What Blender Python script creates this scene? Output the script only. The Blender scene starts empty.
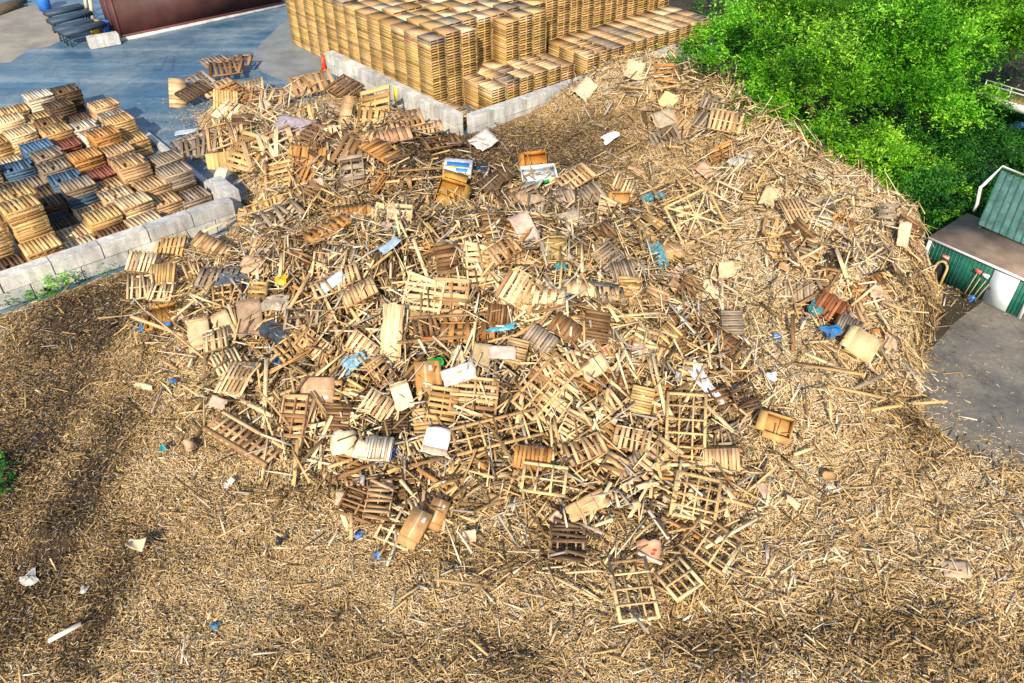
import bpy, math, random
import numpy as np
from mathutils import Vector, Matrix
rng=np.random.default_rng(7); random.seed(7)
sc=bpy.context.scene; COL=sc.collection
R_=math.radians
# ------------------------------------------------------------------ camera
F=796.4; P0=R_(38.5); CH=17.5; cp,sp=math.cos(P0),math.sin(P0)
cam=bpy.data.cameras.new('camera'); cam.lens=28.0; cam.sensor_width=36; cam.clip_end=2000; cam.clip_start=.1
co=bpy.data.objects.new('camera',cam); COL.objects.link(co); co.location=(0,0,CH); co.rotation_euler=(R_(90)-P0,0,0); sc.camera=co
def ray(u,v):
    x=(u-512)/F; y=(341.5-v)/F
    return np.array((x,cp+y*sp,-sp+y*cp))
def at(u,v,z=0.):
    d=ray(u,v); t=(z-CH)/d[2]; return np.array((d[0]*t,d[1]*t,z))
def px(p):
    dz=p[2]-CH; fw=p[1]*cp-dz*sp; up=p[1]*sp+dz*cp
    return 512+F*p[0]/fw,341.5-F*up/fw
# yard axes: A runs away to the left, B away to the right
A=np.array((-math.sin(R_(41)),math.cos(R_(41)),0)); B=np.array((math.cos(R_(41)),math.sin(R_(41)),0)); YAW_B=R_(41)
def AB(a,b,z=0.): return a*A+b*B+np.array((0,0,z))
# ------------------------------------------------------------------ terrain
def vnoise(x,y,s,seed):
    g=np.random.default_rng(seed).random((64,64)); X=x/s+1000.; Y=y/s+1000.
    i=np.floor(X).astype(int); j=np.floor(Y).astype(int); fx=X-i; fy=Y-j
    fx=fx*fx*(3-2*fx); fy=fy*fy*(3-2*fy); i%=64; j%=64; i2=(i+1)%64; j2=(j+1)%64
    return (g[i,j]*(1-fx)+g[i2,j]*fx)*(1-fy)+(g[i,j2]*(1-fx)+g[i2,j2]*fx)*fy-.5
poly=[AB(30.2,-14),AB(30.2,11.2)]+[at(*q) for q in ((248,206),(238,170),(206,158),(196,118),(235,92),(285,100),(300,112),(330,92))]+[AB(40.5,23.0),AB(31.0,23.0),AB(30.9,24),AB(30.9,40)]
poly+=[at(*q) for q in ((712,50),(782,108),(836,170),(872,190),(925,216),(934,250),(944,292),(940,330),(922,372),(926,415),(962,446),(1032,466),(1120,486))]+[np.array(q+(0,)) for q in ((26,13.5),(26,1),(-24,1))]
poly=np.array(poly)[:,:2]
def sdist(x,y):          # signed distance to the mulch outline, positive inside
    x=np.asarray(x,float); y=np.asarray(y,float); best=np.full(x.shape,1e9); ins=np.zeros(x.shape,bool)
    n=len(poly)
    for k in range(n):
        (x1,y1),(x2,y2)=poly[k],poly[(k+1)%n]
        dx,dy=x2-x1,y2-y1; t=np.clip(((x-x1)*dx+(y-y1)*dy)/(dx*dx+dy*dy+1e-9),0,1)
        best=np.minimum(best,(x-x1-t*dx)**2+(y-y1-t*dy)**2)
        c=((y1>y)!=(y2>y))&(x<(x2-x1)*(y-y1)/((y2-y1) if abs(y2-y1)>1e-9 else 1e-9)+x1); ins^=c
    d=np.sqrt(best); return np.where(ins,d,-d)
HUMPS=[(-1.5,23.8,4.6,3.2,3.0,0),(3.2,19.8,3.6,2.8,1.5,0),(-8,23.5,3.2,2.6,.9,0),(-6.5,18,2.4,2.0,.35,0),
       (6.2,43.5,3.2,2.6,1.7,0),(11.6,37,2.2,4.5,1.7,.3),(12.5,29,2.6,3.2,1.3,0),(13.2,24.5,2.2,2.4,.8,0),(-9.0,37.0,4.4,3.2,1.0,0),(9.5,17.5,3,2.6,.5,0),(-2.0,11.6,5,1.3,-.25,0)]
def gz(x,y):
    x=np.asarray(x,float); y=np.asarray(y,float); d=sdist(x,y)
    e=np.clip((d+.1)/1.15,0,1); e=e*e*(3-2*e)
    rg=np.exp(-.5*(((x-10)/4)**2+((y-34)/9)**2)); h=.32+.5*vnoise(x,y,4.2,1)+(.28+.5*rg)*vnoise(x,y,1.5,2)+.13*vnoise(x,y,.6,3)+.05*vnoise(x,y,.25,4)
    for cx,cy,sx,sy,hh,t in HUMPS:
        dx,dy=x-cx,y-cy; u=dx*math.cos(t)+dy*math.sin(t); w=-dx*math.sin(t)+dy*math.cos(t)
        h=h+hh*np.exp(-.5*((u/sx)**2+(w/sy)**2))
    return np.where(d>-.6,np.maximum(h,.05)*e-.12*(1-e),-.25)
def g1(x,y): return float(gz(np.array([x]),np.array([y]))[0])
def att(u,v):            # where the photograph's point lies on the heap
    d=ray(u,v); ts=np.linspace(8,90,900); X=d[0]*ts; Y=d[1]*ts; Z=CH+d[2]*ts
    h=np.maximum(gz(X,Y),0); k=int(np.argmax(Z<=h)) or len(ts)-1
    z0=Z[k-1]-h[k-1]; z1=Z[k]-h[k]; t=ts[k-1]+(ts[k]-ts[k-1])*z0/(z0-z1+1e-9)
    return np.array((d[0]*t,d[1]*t,CH+d[2]*t))
def blobs(x,y,L):
    s=np.zeros(np.shape(x))
    for (u,v,ru,rv,w) in L:
        c=at(u,v,.3); ex=abs(at(u+ru,v,.3)[0]-c[0]); ey=abs(at(u,v-rv,.3)[1]-c[1])
        s=s+w*np.exp(-.5*(((x-c[0])/ex)**2+((y-c[1])/ey)**2))
    return s
# damp wheel ruts and bare patches; ridge and mound shadows painted in too
DAMP_SHADE=[(66,400,20,80,.85),(85,490,18,75,.95),(0,430,38,130,.75),(5,600,35,80,.5),(100,620,14,60,.5),(480,150,90,14,.5),(30,330,60,25,.6),(95,600,25,60,.55),(430,650,110,18,.35),(300,672,120,14,.3),(760,655,90,24,.25),(690,640,60,12,.25),(575,150,65,24,.9),(460,165,50,18,.9),(960,315,34,20,1.),(935,340,20,22,.9),(915,425,22,22,.8),(950,640,80,30,.35),(500,560,80,14,.45),(330,495,60,10,.4),(130,300,60,14,.5),(860,640,70,18,.4)]
# ------------------------------------------------------------------ mesh helpers
CORN=np.array([(-1,-1,-1),(1,-1,-1),(1,1,-1),(-1,1,-1),(-1,-1,1),(1,-1,1),(1,1,1),(-1,1,1)])*.5
FACE6=np.array([(0,3,2,1),(4,5,6,7),(0,1,5,4),(1,2,6,5),(2,3,7,6),(3,0,4,7)])
UVX6=[(0,1),(0,1),(0,2),(1,2),(0,2),(1,2)]
def mesh_from(name,V,Q,mat,tone=None,uv=None,smooth=False):
    me=bpy.data.meshes.new(name); n=len(Q); k=Q.shape[1]
    me.vertices.add(len(V)); me.vertices.foreach_set('co',np.ascontiguousarray(V,np.float32).ravel())
    me.loops.add(n*k); me.loops.foreach_set('vertex_index',np.ascontiguousarray(Q,np.int32).ravel())
    me.polygons.add(n); me.polygons.foreach_set('loop_start',np.arange(0,n*k,k,dtype=np.int32)); 
    try: me.polygons.foreach_set('loop_total',np.full(n,k,np.int32))
    except Exception: pass
    if uv is not None:
        l=me.uv_layers.new(name='UVMap'); l.data.foreach_set('uv',np.ascontiguousarray(uv,np.float32).ravel())
    if tone is not None:
        a=me.attributes.new('tone','FLOAT','FACE'); a.data.foreach_set('value',np.ascontiguousarray(tone,np.float32))
    me.update(calc_edges=True); me.validate()
    if smooth: me.polygons.foreach_set('use_smooth',np.ones(n,bool))
    if mat: me.materials.append(mat)
    return me
def boxes_mesh(name,C,R,S,tone,mat,taper=None,fs=(0,1,2,3,4,5)):
    FACE=FACE6[list(fs)]; UVAX=[UVX6[i] for i in fs]; nf=len(fs)
    C=np.asarray(C,float).reshape(-1,3); S=np.asarray(S,float).reshape(-1,3); n=len(C)
    R=np.broadcast_to(np.eye(3),(n,3,3)) if R is None else np.asarray(R,float)
    L=CORN[None]*S[:,None,:]
    L=L.copy()
    if taper is not None:
        m=CORN[:,0]>0; L[:,m,1]*=taper[:,None]; L[:,m,2]*=(.4+.6*taper)[:,None]
    V=np.einsum('nij,nkj->nki',R,L)+C[:,None,:]
    Q=(FACE[None]+8*np.arange(n)[:,None,None]).reshape(-1,4)
    uv=np.zeros((n,nf,4,2)); off=rng.random((n,2))*50
    for f,(i,j) in enumerate(UVAX):
        uv[:,f,:,0]=L[:,FACE[f],i]; uv[:,f,:,1]=L[:,FACE[f],j]
    uv+=off[:,None,None,:]
    return mesh_from(name,V.reshape(-1,3),Q,mat,np.repeat(np.asarray(tone,float),nf),uv)
def rot(yaw,pitch,roll):
    yaw,pitch,roll=map(np.asarray,(yaw,pitch,roll)); n=len(yaw)
    c,s=np.cos,np.sin; Z=np.zeros((n,3,3)); Y=np.zeros((n,3,3)); X=np.zeros((n,3,3))
    Z[:,0,0]=c(yaw);Z[:,0,1]=-s(yaw);Z[:,1,0]=s(yaw);Z[:,1,1]=c(yaw);Z[:,2,2]=1
    Y[:,0,0]=c(pitch);Y[:,0,2]=s(pitch);Y[:,2,0]=-s(pitch);Y[:,2,2]=c(pitch);Y[:,1,1]=1
    X[:,1,1]=c(roll);X[:,1,2]=-s(roll);X[:,2,1]=s(roll);X[:,2,2]=c(roll);X[:,0,0]=1
    return Z@Y@X
def bm_boxes(name,L,mat,tones=None):      # L: (cx,cy,cz,sx,sy,sz[,yaw[,pitch[,roll]]])
    L=[tuple(b)+(0,)*(9-len(b)) for b in L]; a=np.array(L,float)
    return boxes_mesh(name,a[:,:3],rot(a[:,6],a[:,7],a[:,8]),a[:,3:6],rng.random(len(a)) if tones is None else tones,mat)
def link(name,me,parent=None,M=None):
    o=bpy.data.objects.new(name,me); COL.objects.link(o)
    if parent is not None: o.parent=parent
    if M is not None: o.matrix_world=M
    return o
def empty(name,M):
    o=bpy.data.objects.new(name,None); o.empty_display_size=.2; COL.objects.link(o); o.matrix_world=M; return o
def tag(o,label=None,cat=None,group=None,kind=None):
    if label: o['label']=label
    if cat: o['category']=cat
    if group: o['group']=group
    if kind: o['kind']=kind
    return o
def mat4(loc,x=None,y=None,n=None,s=(1,1,1)):
    if x is None: x,y,n=(1,0,0),(0,1,0),(0,0,1)
    m=Matrix.Identity(4)
    for i in range(3):
        m[i][0]=x[i]*s[0]; m[i][1]=y[i]*s[1]; m[i][2]=n[i]*s[2]; m[i][3]=loc[i]
    return m
def yawm(loc,yaw=0): return Matrix.Translation(Vector(loc))@Matrix.Rotation(yaw,4,'Z')
def tube_mesh(name,pts,r,mat,seg=8,r2=None):
    pts=[Vector(p) for p in pts]; V=[];Q=[]; n=len(pts)
    for i,p in enumerate(pts):
        d=(pts[min(i+1,n-1)]-pts[max(i-1,0)]).normalized(); u=d.orthogonal().normalized(); w=d.cross(u)
        rr=r if r2 is None else r+(r2-r)*i/(n-1)
        for k in range(seg):
            t=2*math.pi*k/seg; V.append(p+rr*(math.cos(t)*u+math.sin(t)*w))
    for i in range(n-1):
        for k in range(seg):
            Q.append((i*seg+k,i*seg+(k+1)%seg,(i+1)*seg+(k+1)%seg,(i+1)*seg+k))
    a=len(V); V+= [pts[0],pts[-1]]
    for k in range(seg):
        Q.append((a,(k+1)%seg,k,k)); b=(n-1)*seg; Q.append((a+1,b+k,b+(k+1)%seg,b+(k+1)%seg))
    me=bpy.data.meshes.new(name); me.from_pydata([tuple(v) for v in V],[],[tuple(dict.fromkeys(q)) for q in Q]); me.materials.append(mat)
    for p in me.polygons: p.use_smooth=len(p.vertices)==4
    return me
# ------------------------------------------------------------------ materials
def nodes(name):
    m=bpy.data.materials.new(name); m.use_nodes=True; nt=m.node_tree; b=nt.nodes['Principled BSDF']; return m,nt,b
def N(nt,t,**k):
    n=nt.nodes.new(t)
    for a,v in k.items(): setattr(n,a,v)
    return n
def ramp(nt,stops,src):
    r=N(nt,'ShaderNodeValToRGB'); e=r.color_ramp.elements
    while len(e)<len(stops): e.new(.5)
    for q,(p,c) in zip(e,stops): q.position=p; q.color=(*c,1)
    nt.links.new(src,r.inputs[0]); return r.outputs[0]
def mix(nt,a,b,f,mode='MIX'):
    m=N(nt,'ShaderNodeMix',data_type='RGBA',blend_type=mode)
    for s,i in ((f,0),(a,6),(b,7)):
        if isinstance(s,(int,float)): m.inputs[i].default_value=s
        elif isinstance(s,tuple): m.inputs[i].default_value=(*s,1)
        else: nt.links.new(s,m.inputs[i])
    return m.outputs[2]
def noise(nt,scale,detail=4,vec=None,rough=.6):
    n=N(nt,'ShaderNodeTexNoise'); n.inputs['Scale'].default_value=scale; n.inputs['Detail'].default_value=detail; n.inputs['Roughness'].default_value=rough
    if vec is not None: nt.links.new(vec,n.inputs['Vector'])
    return n.outputs['Fac']
def bump(nt,b,h,st,dist=.02):
    n=N(nt,'ShaderNodeBump'); n.inputs['Strength'].default_value=st; n.inputs['Distance'].default_value=dist
    nt.links.new(h,n.inputs['Height']); nt.links.new(n.outputs[0],b.inputs['Normal'])
def wood_grain(nt,sx,sy):
    uv=N(nt,'ShaderNodeUVMap'); mp=N(nt,'ShaderNodeMapping'); mp.inputs['Scale'].default_value=(sx,sy,1); nt.links.new(uv.outputs[0],mp.inputs[0]); return mp.outputs[0]
def m_wood():            # colour of the thing x colour of each board x grain
    m,nt,b=nodes('wood'); oi=N(nt,'ShaderNodeObjectInfo'); at_=N(nt,'ShaderNodeAttribute',attribute_name='tone')
    t=ramp(nt,[(0,(.46,.37,.29)),(.25,(.78,.68,.56)),(.5,(1.0,.93,.84)),(.75,(1.1,1.05,.98)),(.9,(1.3,1.24,1.14)),(1,(.8,.8,.82))],at_.outputs['Fac'])
    g=noise(nt,1,5,wood_grain(nt,2.2,26)); gr=ramp(nt,[(.28,(.52,.46,.4)),(.5,(.95,.93,.9)),(.75,(1.15,1.12,1.05))],g)
    st=noise(nt,1,3,wood_grain(nt,1.1,2.3)); sr=ramp(nt,[(.3,(.62,.6,.6)),(.55,(1,1,1))],st)
    c=mix(nt,mix(nt,oi.outputs['Color'],t,1.,'MULTIPLY'),gr,1.,'MULTIPLY'); c=mix(nt,c,sr,.75,'MULTIPLY')
    nt.links.new(c,b.inputs['Base Color']); b.inputs['Roughness'].default_value=.8; b.inputs['Specular IOR Level'].default_value=.25
    bump(nt,b,g,.35,.006); return m
def m_chips(name,stops):
    m,nt,b=nodes(name); at_=N(nt,'ShaderNodeAttribute',attribute_name='tone')
    c=ramp(nt,stops,at_.outputs['Fac']); g=noise(nt,1,3,wood_grain(nt,4,40)); gr=ramp(nt,[(.3,(.6,.55,.5)),(.55,(1.05,1.03,1))],g)
    nt.links.new(mix(nt,c,gr,1.,'MULTIPLY'),b.inputs['Base Color']); b.inputs['Roughness'].default_value=.85; b.inputs['Specular IOR Level'].default_value=.2; return m
def m_plain(name,col,rough=.6,var=.25,sc_=3.,metal=0,bmp=0.,spec=.4):
    m,nt,b=nodes(name); tc=N(nt,'ShaderNodeTexCoord'); n=noise(nt,sc_,5,tc.outputs['Object'])
    lo=tuple(c*(1-var) for c in col); hi=tuple(min(1,c*(1+var)) for c in col)
    nt.links.new(ramp(nt,[(.3,lo),(.7,hi)],n),b.inputs['Base Color']); b.inputs['Roughness'].default_value=rough; b.inputs['Metallic'].default_value=metal; b.inputs['Specular IOR Level'].default_value=spec
    if bmp: bump(nt,b,noise(nt,sc_*6,4,tc.outputs['Object']),bmp,.02)
    return m
def m_obj(name,rough=.75,var=.18):        # plain material taking the thing's own colour
    m,nt,b=nodes(name); oi=N(nt,'ShaderNodeObjectInfo'); tc=N(nt,'ShaderNodeTexCoord'); n=noise(nt,4,5,tc.outputs['Object'])
    c=mix(nt,oi.outputs['Color'],ramp(nt,[(.3,(1-var*2,)*3),(.65,(1+var*.6,)*3)],n),1.,'MULTIPLY')
    nt.links.new(c,b.inputs['Base Color']); b.inputs['Roughness'].default_value=rough; b.inputs['Specular IOR Level'].default_value=.3; return m
def m_soil():
    m,nt,b=nodes('mulch_soil'); ge=N(nt,'ShaderNodeNewGeometry'); a=N(nt,'ShaderNodeAttribute',attribute_name='damp_shade')
    n1=noise(nt,14,6,ge.outputs['Position'],.75); n2=noise(nt,1.3,4,ge.outputs['Position'])
    vo=N(nt,'ShaderNodeTexVoronoi'); vo.inputs['Scale'].default_value=16; vo.inputs['Randomness'].default_value=1; nt.links.new(ge.outputs['Position'],vo.inputs['Vector'])
    c=ramp(nt,[(.25,(.055,.038,.02)),(.42,(.135,.105,.055)),(.56,(.265,.205,.105)),(.75,(.48,.35,.18))],n1)
    c=mix(nt,c,ramp(nt,[(0,(.35,.22,.09)),(.5,(.16,.1,.05)),(1,(.45,.32,.17))],vo.outputs['Color']),.45)
    c=mix(nt,c,ramp(nt,[(.35,(.7,.62,.5)),(.65,(1.1,1.05,.95))],n2),.7,'MULTIPLY')
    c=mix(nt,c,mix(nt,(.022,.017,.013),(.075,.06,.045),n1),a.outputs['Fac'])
    nt.links.new(c,b.inputs['Base Color']); b.inputs['Roughness'].default_value=.9; b.inputs['Specular IOR Level'].default_value=.2
    bump(nt,b,n1,.9,.05); return m
def m_asphalt():
    m,nt,b=nodes('asphalt'); ge=N(nt,'ShaderNodeNewGeometry'); mp=N(nt,'ShaderNodeMapping'); mp.inputs['Rotation'].default_value=(0,0,-YAW_B); mp.inputs['Scale'].default_value=(.04,.75,1)
    nt.links.new(ge.outputs['Position'],mp.inputs[0]); s=noise(nt,1,5,mp.outputs[0]); n=noise(nt,.22,5,ge.outputs['Position']); f=noise(nt,9,5,ge.outputs['Position'])
    c=ramp(nt,[(.34,(.035,.105,.18)),(.5,(.08,.185,.285)),(.62,(.27,.36,.42))],s)  # blue of shade and reflected sky put into the base colour
    c=mix(nt,c,ramp(nt,[(.38,(.03,.10,.185)),(.62,(.24,.29,.31))],n),.5); c=mix(nt,c,ramp(nt,[(.3,(.75,.75,.75)),(.7,(1.15,1.15,1.15))],f),.8,'MULTIPLY')
    vo=N(nt,'ShaderNodeTexVoronoi',feature='DISTANCE_TO_EDGE'); vo.inputs['Scale'].default_value=.28; nt.links.new(ge.outputs['Position'],vo.inputs['Vector']); c=mix(nt,c,ramp(nt,[(0,(.45,)*3),(.012,(1,)*3)],vo.outputs['Distance']),.6,'MULTIPLY')
    sp_=noise(nt,1.6,6,ge.outputs['Position'],.75); c=mix(nt,c,ramp(nt,[(.36,(.68,.7,.72)),(.5,(1,)*3),(.68,(1.3,1.25,1.18))],sp_),.8,'MULTIPLY')
    nt.links.new(c,b.inputs['Base Color']); nt.links.new(ramp(nt,[(.35,(.25,)*3),(.65,(.65,)*3)],n),b.inputs['Roughness']); bump(nt,b,f,.2,.01); return m
def m_mud():
    m,nt,b=nodes('mud'); ge=N(nt,'ShaderNodeNewGeometry'); n=noise(nt,.55,6,ge.outputs['Position'],.65); f=noise(nt,6,6,ge.outputs['Position'],.7); st=noise(nt,1.7,5,ge.outputs['Position'])
    c=ramp(nt,[(.38,(.125,.115,.097)),(.52,(.185,.168,.138)),(.66,(.24,.215,.175))],n); c=mix(nt,c,ramp(nt,[(.3,(.7,)*3),(.5,(1,)*3),(.72,(1.2,1.18,1.12))],f),1.,'MULTIPLY'); c=mix(nt,c,ramp(nt,[(.56,(1,)*3),(.66,(.62,.6,.58))],st),.7,'MULTIPLY')
    nt.links.new(c,b.inputs['Base Color']); nt.links.new(ramp(nt,[(.4,(.22,)*3),(.58,(.7,)*3)],n),b.inputs['Roughness']); bump(nt,b,f,.35,.03); return m
def m_concrete():
    m,nt,b=nodes('concrete'); ge=N(nt,'ShaderNodeNewGeometry'); at_=N(nt,'ShaderNodeAttribute',attribute_name='tone')
    n=noise(nt,1.1,6,ge.outputs['Position']); f=noise(nt,9,5,ge.outputs['Position'])
    mp=N(nt,'ShaderNodeMapping'); mp.inputs['Scale'].default_value=(3,3,.35); nt.links.new(ge.outputs['Position'],mp.inputs[0]); st=noise(nt,1,4,mp.outputs[0])
    c=ramp(nt,[(.3,(.42,.43,.43)),(.5,(.62,.62,.6)),(.72,(.76,.75,.72))],n); c=mix(nt,c,ramp(nt,[(.35,(.62,.6,.56)),(.6,(1.05,)*3)],st),.7,'MULTIPLY')
    c=mix(nt,c,ramp(nt,[(0,(.78,.78,.8)),(1,(1.15,1.14,1.1))],at_.outputs['Fac']),1.,'MULTIPLY'); c=mix(nt,c,ramp(nt,[(.3,(.8,)*3),(.6,(1.05,)*3)],f),1.,'MULTIPLY')
    nt.links.new(c,b.inputs['Base Color']); b.inputs['Roughness'].default_value=.9; bump(nt,b,f,.4,.015); return m
def m_leaf(name,cols):
    m,nt,b=nodes(name); at_=N(nt,'ShaderNodeAttribute',attribute_name='tone'); c=ramp(nt,cols,at_.outputs['Fac'])
    nt.links.new(c,b.inputs['Base Color']); b.inputs['Roughness'].default_value=.5; b.inputs['Specular IOR Level'].default_value=.3
    tr=N(nt,'ShaderNodeBsdfTranslucent'); nt.links.new(c,tr.inputs[0]); ms=N(nt,'ShaderNodeMixShader'); ms.inputs[0].default_value=.4
    nt.links.new(b.outputs[0],ms.inputs[1]); nt.links.new(tr.outputs[0],ms.inputs[2]); nt.links.new(ms.outputs[0],nt.nodes['Material Output'].inputs[0]); return m
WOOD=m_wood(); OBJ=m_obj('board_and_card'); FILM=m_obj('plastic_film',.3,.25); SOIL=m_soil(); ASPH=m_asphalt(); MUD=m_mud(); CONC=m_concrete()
CHIP=m_chips('chips',[(0,(.06,.04,.025)),(.18,(.18,.123,.062)),(.38,(.395,.265,.12)),(.62,(.625,.44,.205)),(.82,(.80,.63,.38)),(.94,(.84,.75,.58)),(1,(.40,.37,.33))])
BARK=m_plain('bark',(.10,.075,.05),.9,.4,6,bmp=.5)
PAL={'pale':(.80,.64,.42),'honey':(.65,.46,.22),'tan':(.62,.44,.26),'gold':(.58,.435,.18),'orange':(.55,.30,.11),'grey':(.36,.31,.26),'brown':(.29,.18,.095),'dark':(.15,.105,.07),'red':(.33,.13,.10),
 'white':(.76,.72,.65),'blue':(.10,.20,.36),'cream':(.8,.68,.46),'peach':(.66,.42,.27),'rust':(.40,.17,.08),'lilac':(.36,.31,.36),'paleblue':(.52,.62,.72),'palegrey':(.58,.56,.53),'green':(.03,.42,.06),'yellow':(.7,.42,.03),'teal':(.06,.22,.24),'black':(.03,.03,.035)}
TONEWORD={'pale':'pale','honey':'golden','tan':'tan','orange':'orange-brown','grey':'weathered grey','brown':'brown','dark':'dark stained','red':'red-topped','white':'whitish','blue':'blue-painted','cream':'cream','rust':'rusty brown','peach':'salmon','gold':'golden'}
def colr(o,t,j=.0):
    c=PAL[t] if isinstance(t,str) else t; k=1+rng.uniform(-j,j); o.color=(c[0]*k,c[1]*k,c[2]*k,1)
def tree_color(root,t,j=.12):
    colr(root,t,j)
    for ch in root.children:
        ch.color=root.color
        for g in ch.children: g.color=root.color
# ------------------------------------------------------------------ world
w=bpy.data.worlds.new('World'); sc.world=w; w.use_nodes=True; nt=w.node_tree
SUN_EL=R_(35); HEAD=R_(8)       # light travels towards +Y turned HEAD to +X
sky=nt.nodes.new('ShaderNodeTexSky'); sky.sky_type='NISHITA'; sky.sun_disc=False; sky.sun_elevation=SUN_EL; sky.sun_rotation=math.pi+HEAD
bg=nt.nodes['Background']; bg.inputs['Strength'].default_value=.15; nt.links.new(sky.outputs[0],bg.inputs['Color'])
sl=bpy.data.lights.new('sun','SUN'); sl.energy=4.5; sl.angle=R_(.5); sl.color=(1,.865,.66)
so=bpy.data.objects.new('sun',sl); COL.objects.link(so)
dv=Vector((math.sin(HEAD)*math.cos(SUN_EL),math.cos(HEAD)*math.cos(SUN_EL),-math.sin(SUN_EL))); so.rotation_euler=dv.to_track_quat('-Z','Y').to_euler()
vs=sc.view_settings; vs.view_transform='Standard'; vs.look='None'; vs.exposure=.37; vs.gamma=1
# ------------------------------------------------------------------ ground sheets
def sheet(name,pts,z,mat):
    me=bpy.data.meshes.new(name); me.from_pydata([(p[0],p[1],z) for p in pts],[],[tuple(range(len(pts)))]); me.materials.append(mat)
    return tag(link(name,me),kind='structure')
EARTH=m_plain('earth',(.045,.036,.022),.95,.4,.8,bmp=.3)  # ground colour darkened to stand in for shade under the trees
sheet('ground',[(-600,-100),(600,-100),(600,1200),(-600,1200)],-.02,EARTH)
sheet('road',[AB(26,-30),AB(26,11),AB(30,40),AB(30,48),AB(57.4,48),AB(110,48),AB(110,-30)],-.012,ASPH)
mudp=[(990,296),(955,322),(930,350),(905,380),(905,450),(960,495),(1100,540),(1120,330),(1040,300)]
SANDY=m_plain('sandy_dirt',(.29,.27,.23),.9,.3,.5,bmp=.2)
sheet('sandy_ground',[at(u,v) for u,v in ((-60,10),(40,6),(52,20),(66,38),(50,46),(28,50),(10,62),(-60,70))],-.008,SANDY)
PAVING=m_plain('grey_paving',(.21,.235,.245),.85,.3,.6,bmp=.15)  # greyer patch of paving near the white wall
sheet('grey_ground',[at(u,v) for u,v in ((262,42),(292,14),(306,30),(330,58),(330,84),(306,92),(282,80),(262,72),(252,56))],-.008,PAVING)
sheet('mud_ground',[at(u,v) for u,v in mudp],-.004,MUD)
GS=.14; xs=np.arange(-25,20,GS); ys=np.arange(4,52,GS); X,Y=np.meshgrid(xs,ys); Zg=gz(X,Y); D=sdist(X,Y)
Zg=Zg+np.where(D>.3,rng.normal(0,.018,X.shape),0)
V=np.stack([X,Y,Zg],-1).reshape(-1,3); ny,nx=X.shape; idx=np.arange(nx*ny).reshape(ny,nx)
Q=np.stack([idx[:-1,:-1],idx[:-1,1:],idx[1:,1:],idx[1:,:-1]],-1).reshape(-1,4)
Q=Q[(D.reshape(-1)[Q]>-.7).any(1)]
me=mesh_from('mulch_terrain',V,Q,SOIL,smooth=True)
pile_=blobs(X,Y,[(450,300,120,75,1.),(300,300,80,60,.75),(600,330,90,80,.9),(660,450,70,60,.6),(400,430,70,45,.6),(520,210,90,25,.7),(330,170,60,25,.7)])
damp_shade=np.clip(.8*np.clip(pile_,0,1.2)+blobs(X,Y,DAMP_SHADE)+.9*vnoise(X,Y,1.1,9)*(blobs(X,Y,DAMP_SHADE)>.15),0,1)  # damp soil and painted shadows, plus darker soil under the heap
a_=me.attributes.new('damp_shade','FLOAT','POINT'); a_.data.foreach_set('value',damp_shade.reshape(-1).astype(np.float32))
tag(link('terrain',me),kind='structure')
# ------------------------------------------------------------------ wood chips and splinters (uncountable)
def inpile(x,y):
    return blobs(x,y,[(450,300,120,75,1.),(300,300,80,60,.75),(600,330,90,80,.9),(660,450,70,60,.7),(400,430,70,45,.7),(520,210,90,25,.7),(330,170,60,25,.7),(255,130,40,25,.5),(560,500,80,30,.45)])
def normals(x,y):
    e=.15; gx=(gz(x+e,y)-gz(x-e,y))/(2*e); gy=(gz(x,y+e)-gz(x,y-e))/(2*e); return gx,gy
def scatter(n,lo,hi,keep):
    out=[]; tot=0
    while tot<n:
        x=rng.uniform(lo[0],hi[0],40000); y=rng.uniform(lo[1],hi[1],40000)
        k=rng.random(40000)<keep(x,y); out.append(np.stack([x[k],y[k]],-1)); tot+=k.sum()
    return np.concatenate(out)[:n]
def frame_ok(x,y):
    fw=y*cp+(CH-.5)*sp; u=F*x/fw; return (np.abs(u)<575)
def edge_keep(x,y):
    d=sdist(x,y); out=((x>8)&(y<27)&(y>12))|((x<-7)&(y>31.5)&(y<48)&(x*A[0]+y*A[1]<47)&(x*B[0]+y*B[1]>11.8)&(x*B[0]+y*B[1]<23))
    return np.where(d>.05,1.,np.where(out,.13*np.exp(d/.5)+.008*np.exp(d/2.5),0.))
def sticks(name,n,L,W,T,keep,tilt,zr,tone,mat,fs=(0,1,2,3,4,5),coh=9.):
    p=scatter(n,(-24,6),(19,51),lambda x,y:keep(x,y)*edge_keep(x,y)*frame_ok(x,y)); x,y=p[:,0],p[:,1]
    gx,gy=normals(x,y); yaw=4*np.pi*vnoise(x,y,1.3,61)+2*np.pi*np.round(vnoise(x,y,.5,62)*3)/5+rng.normal(0,coh,n); ins=(sdist(x,y)>.2); gx=gx*ins; gy=gy*ins
    slope=np.clip(gx*np.cos(yaw)+gy*np.sin(yaw),-1,1); side=np.clip(-gx*np.sin(yaw)+gy*np.cos(yaw),-1,1); tl=np.where(ins,1.,.15)
    pitch=-np.arctan(slope)+rng.normal(0,tilt,n)*tl; roll=np.arctan(side)+rng.normal(0,.5,n)*tl
    S=np.stack([rng.uniform(*L,n)*rng.choice([.6,1,1,1.4],n),rng.uniform(*W,n),rng.uniform(*T,n)],-1)
    z=np.maximum(gz(x,y),.0)+zr[0]+tl*rng.random(n)**1.3*(zr[1]-zr[0])+.008+np.abs(np.sin(pitch+np.arctan(slope)))*S[:,0]*.3
    return boxes_mesh(name,np.stack([x,y,z],-1),rot(yaw,pitch,roll),S,tone(x,y,n),mat,taper=rng.uniform(.25,1,n),fs=fs)
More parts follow.
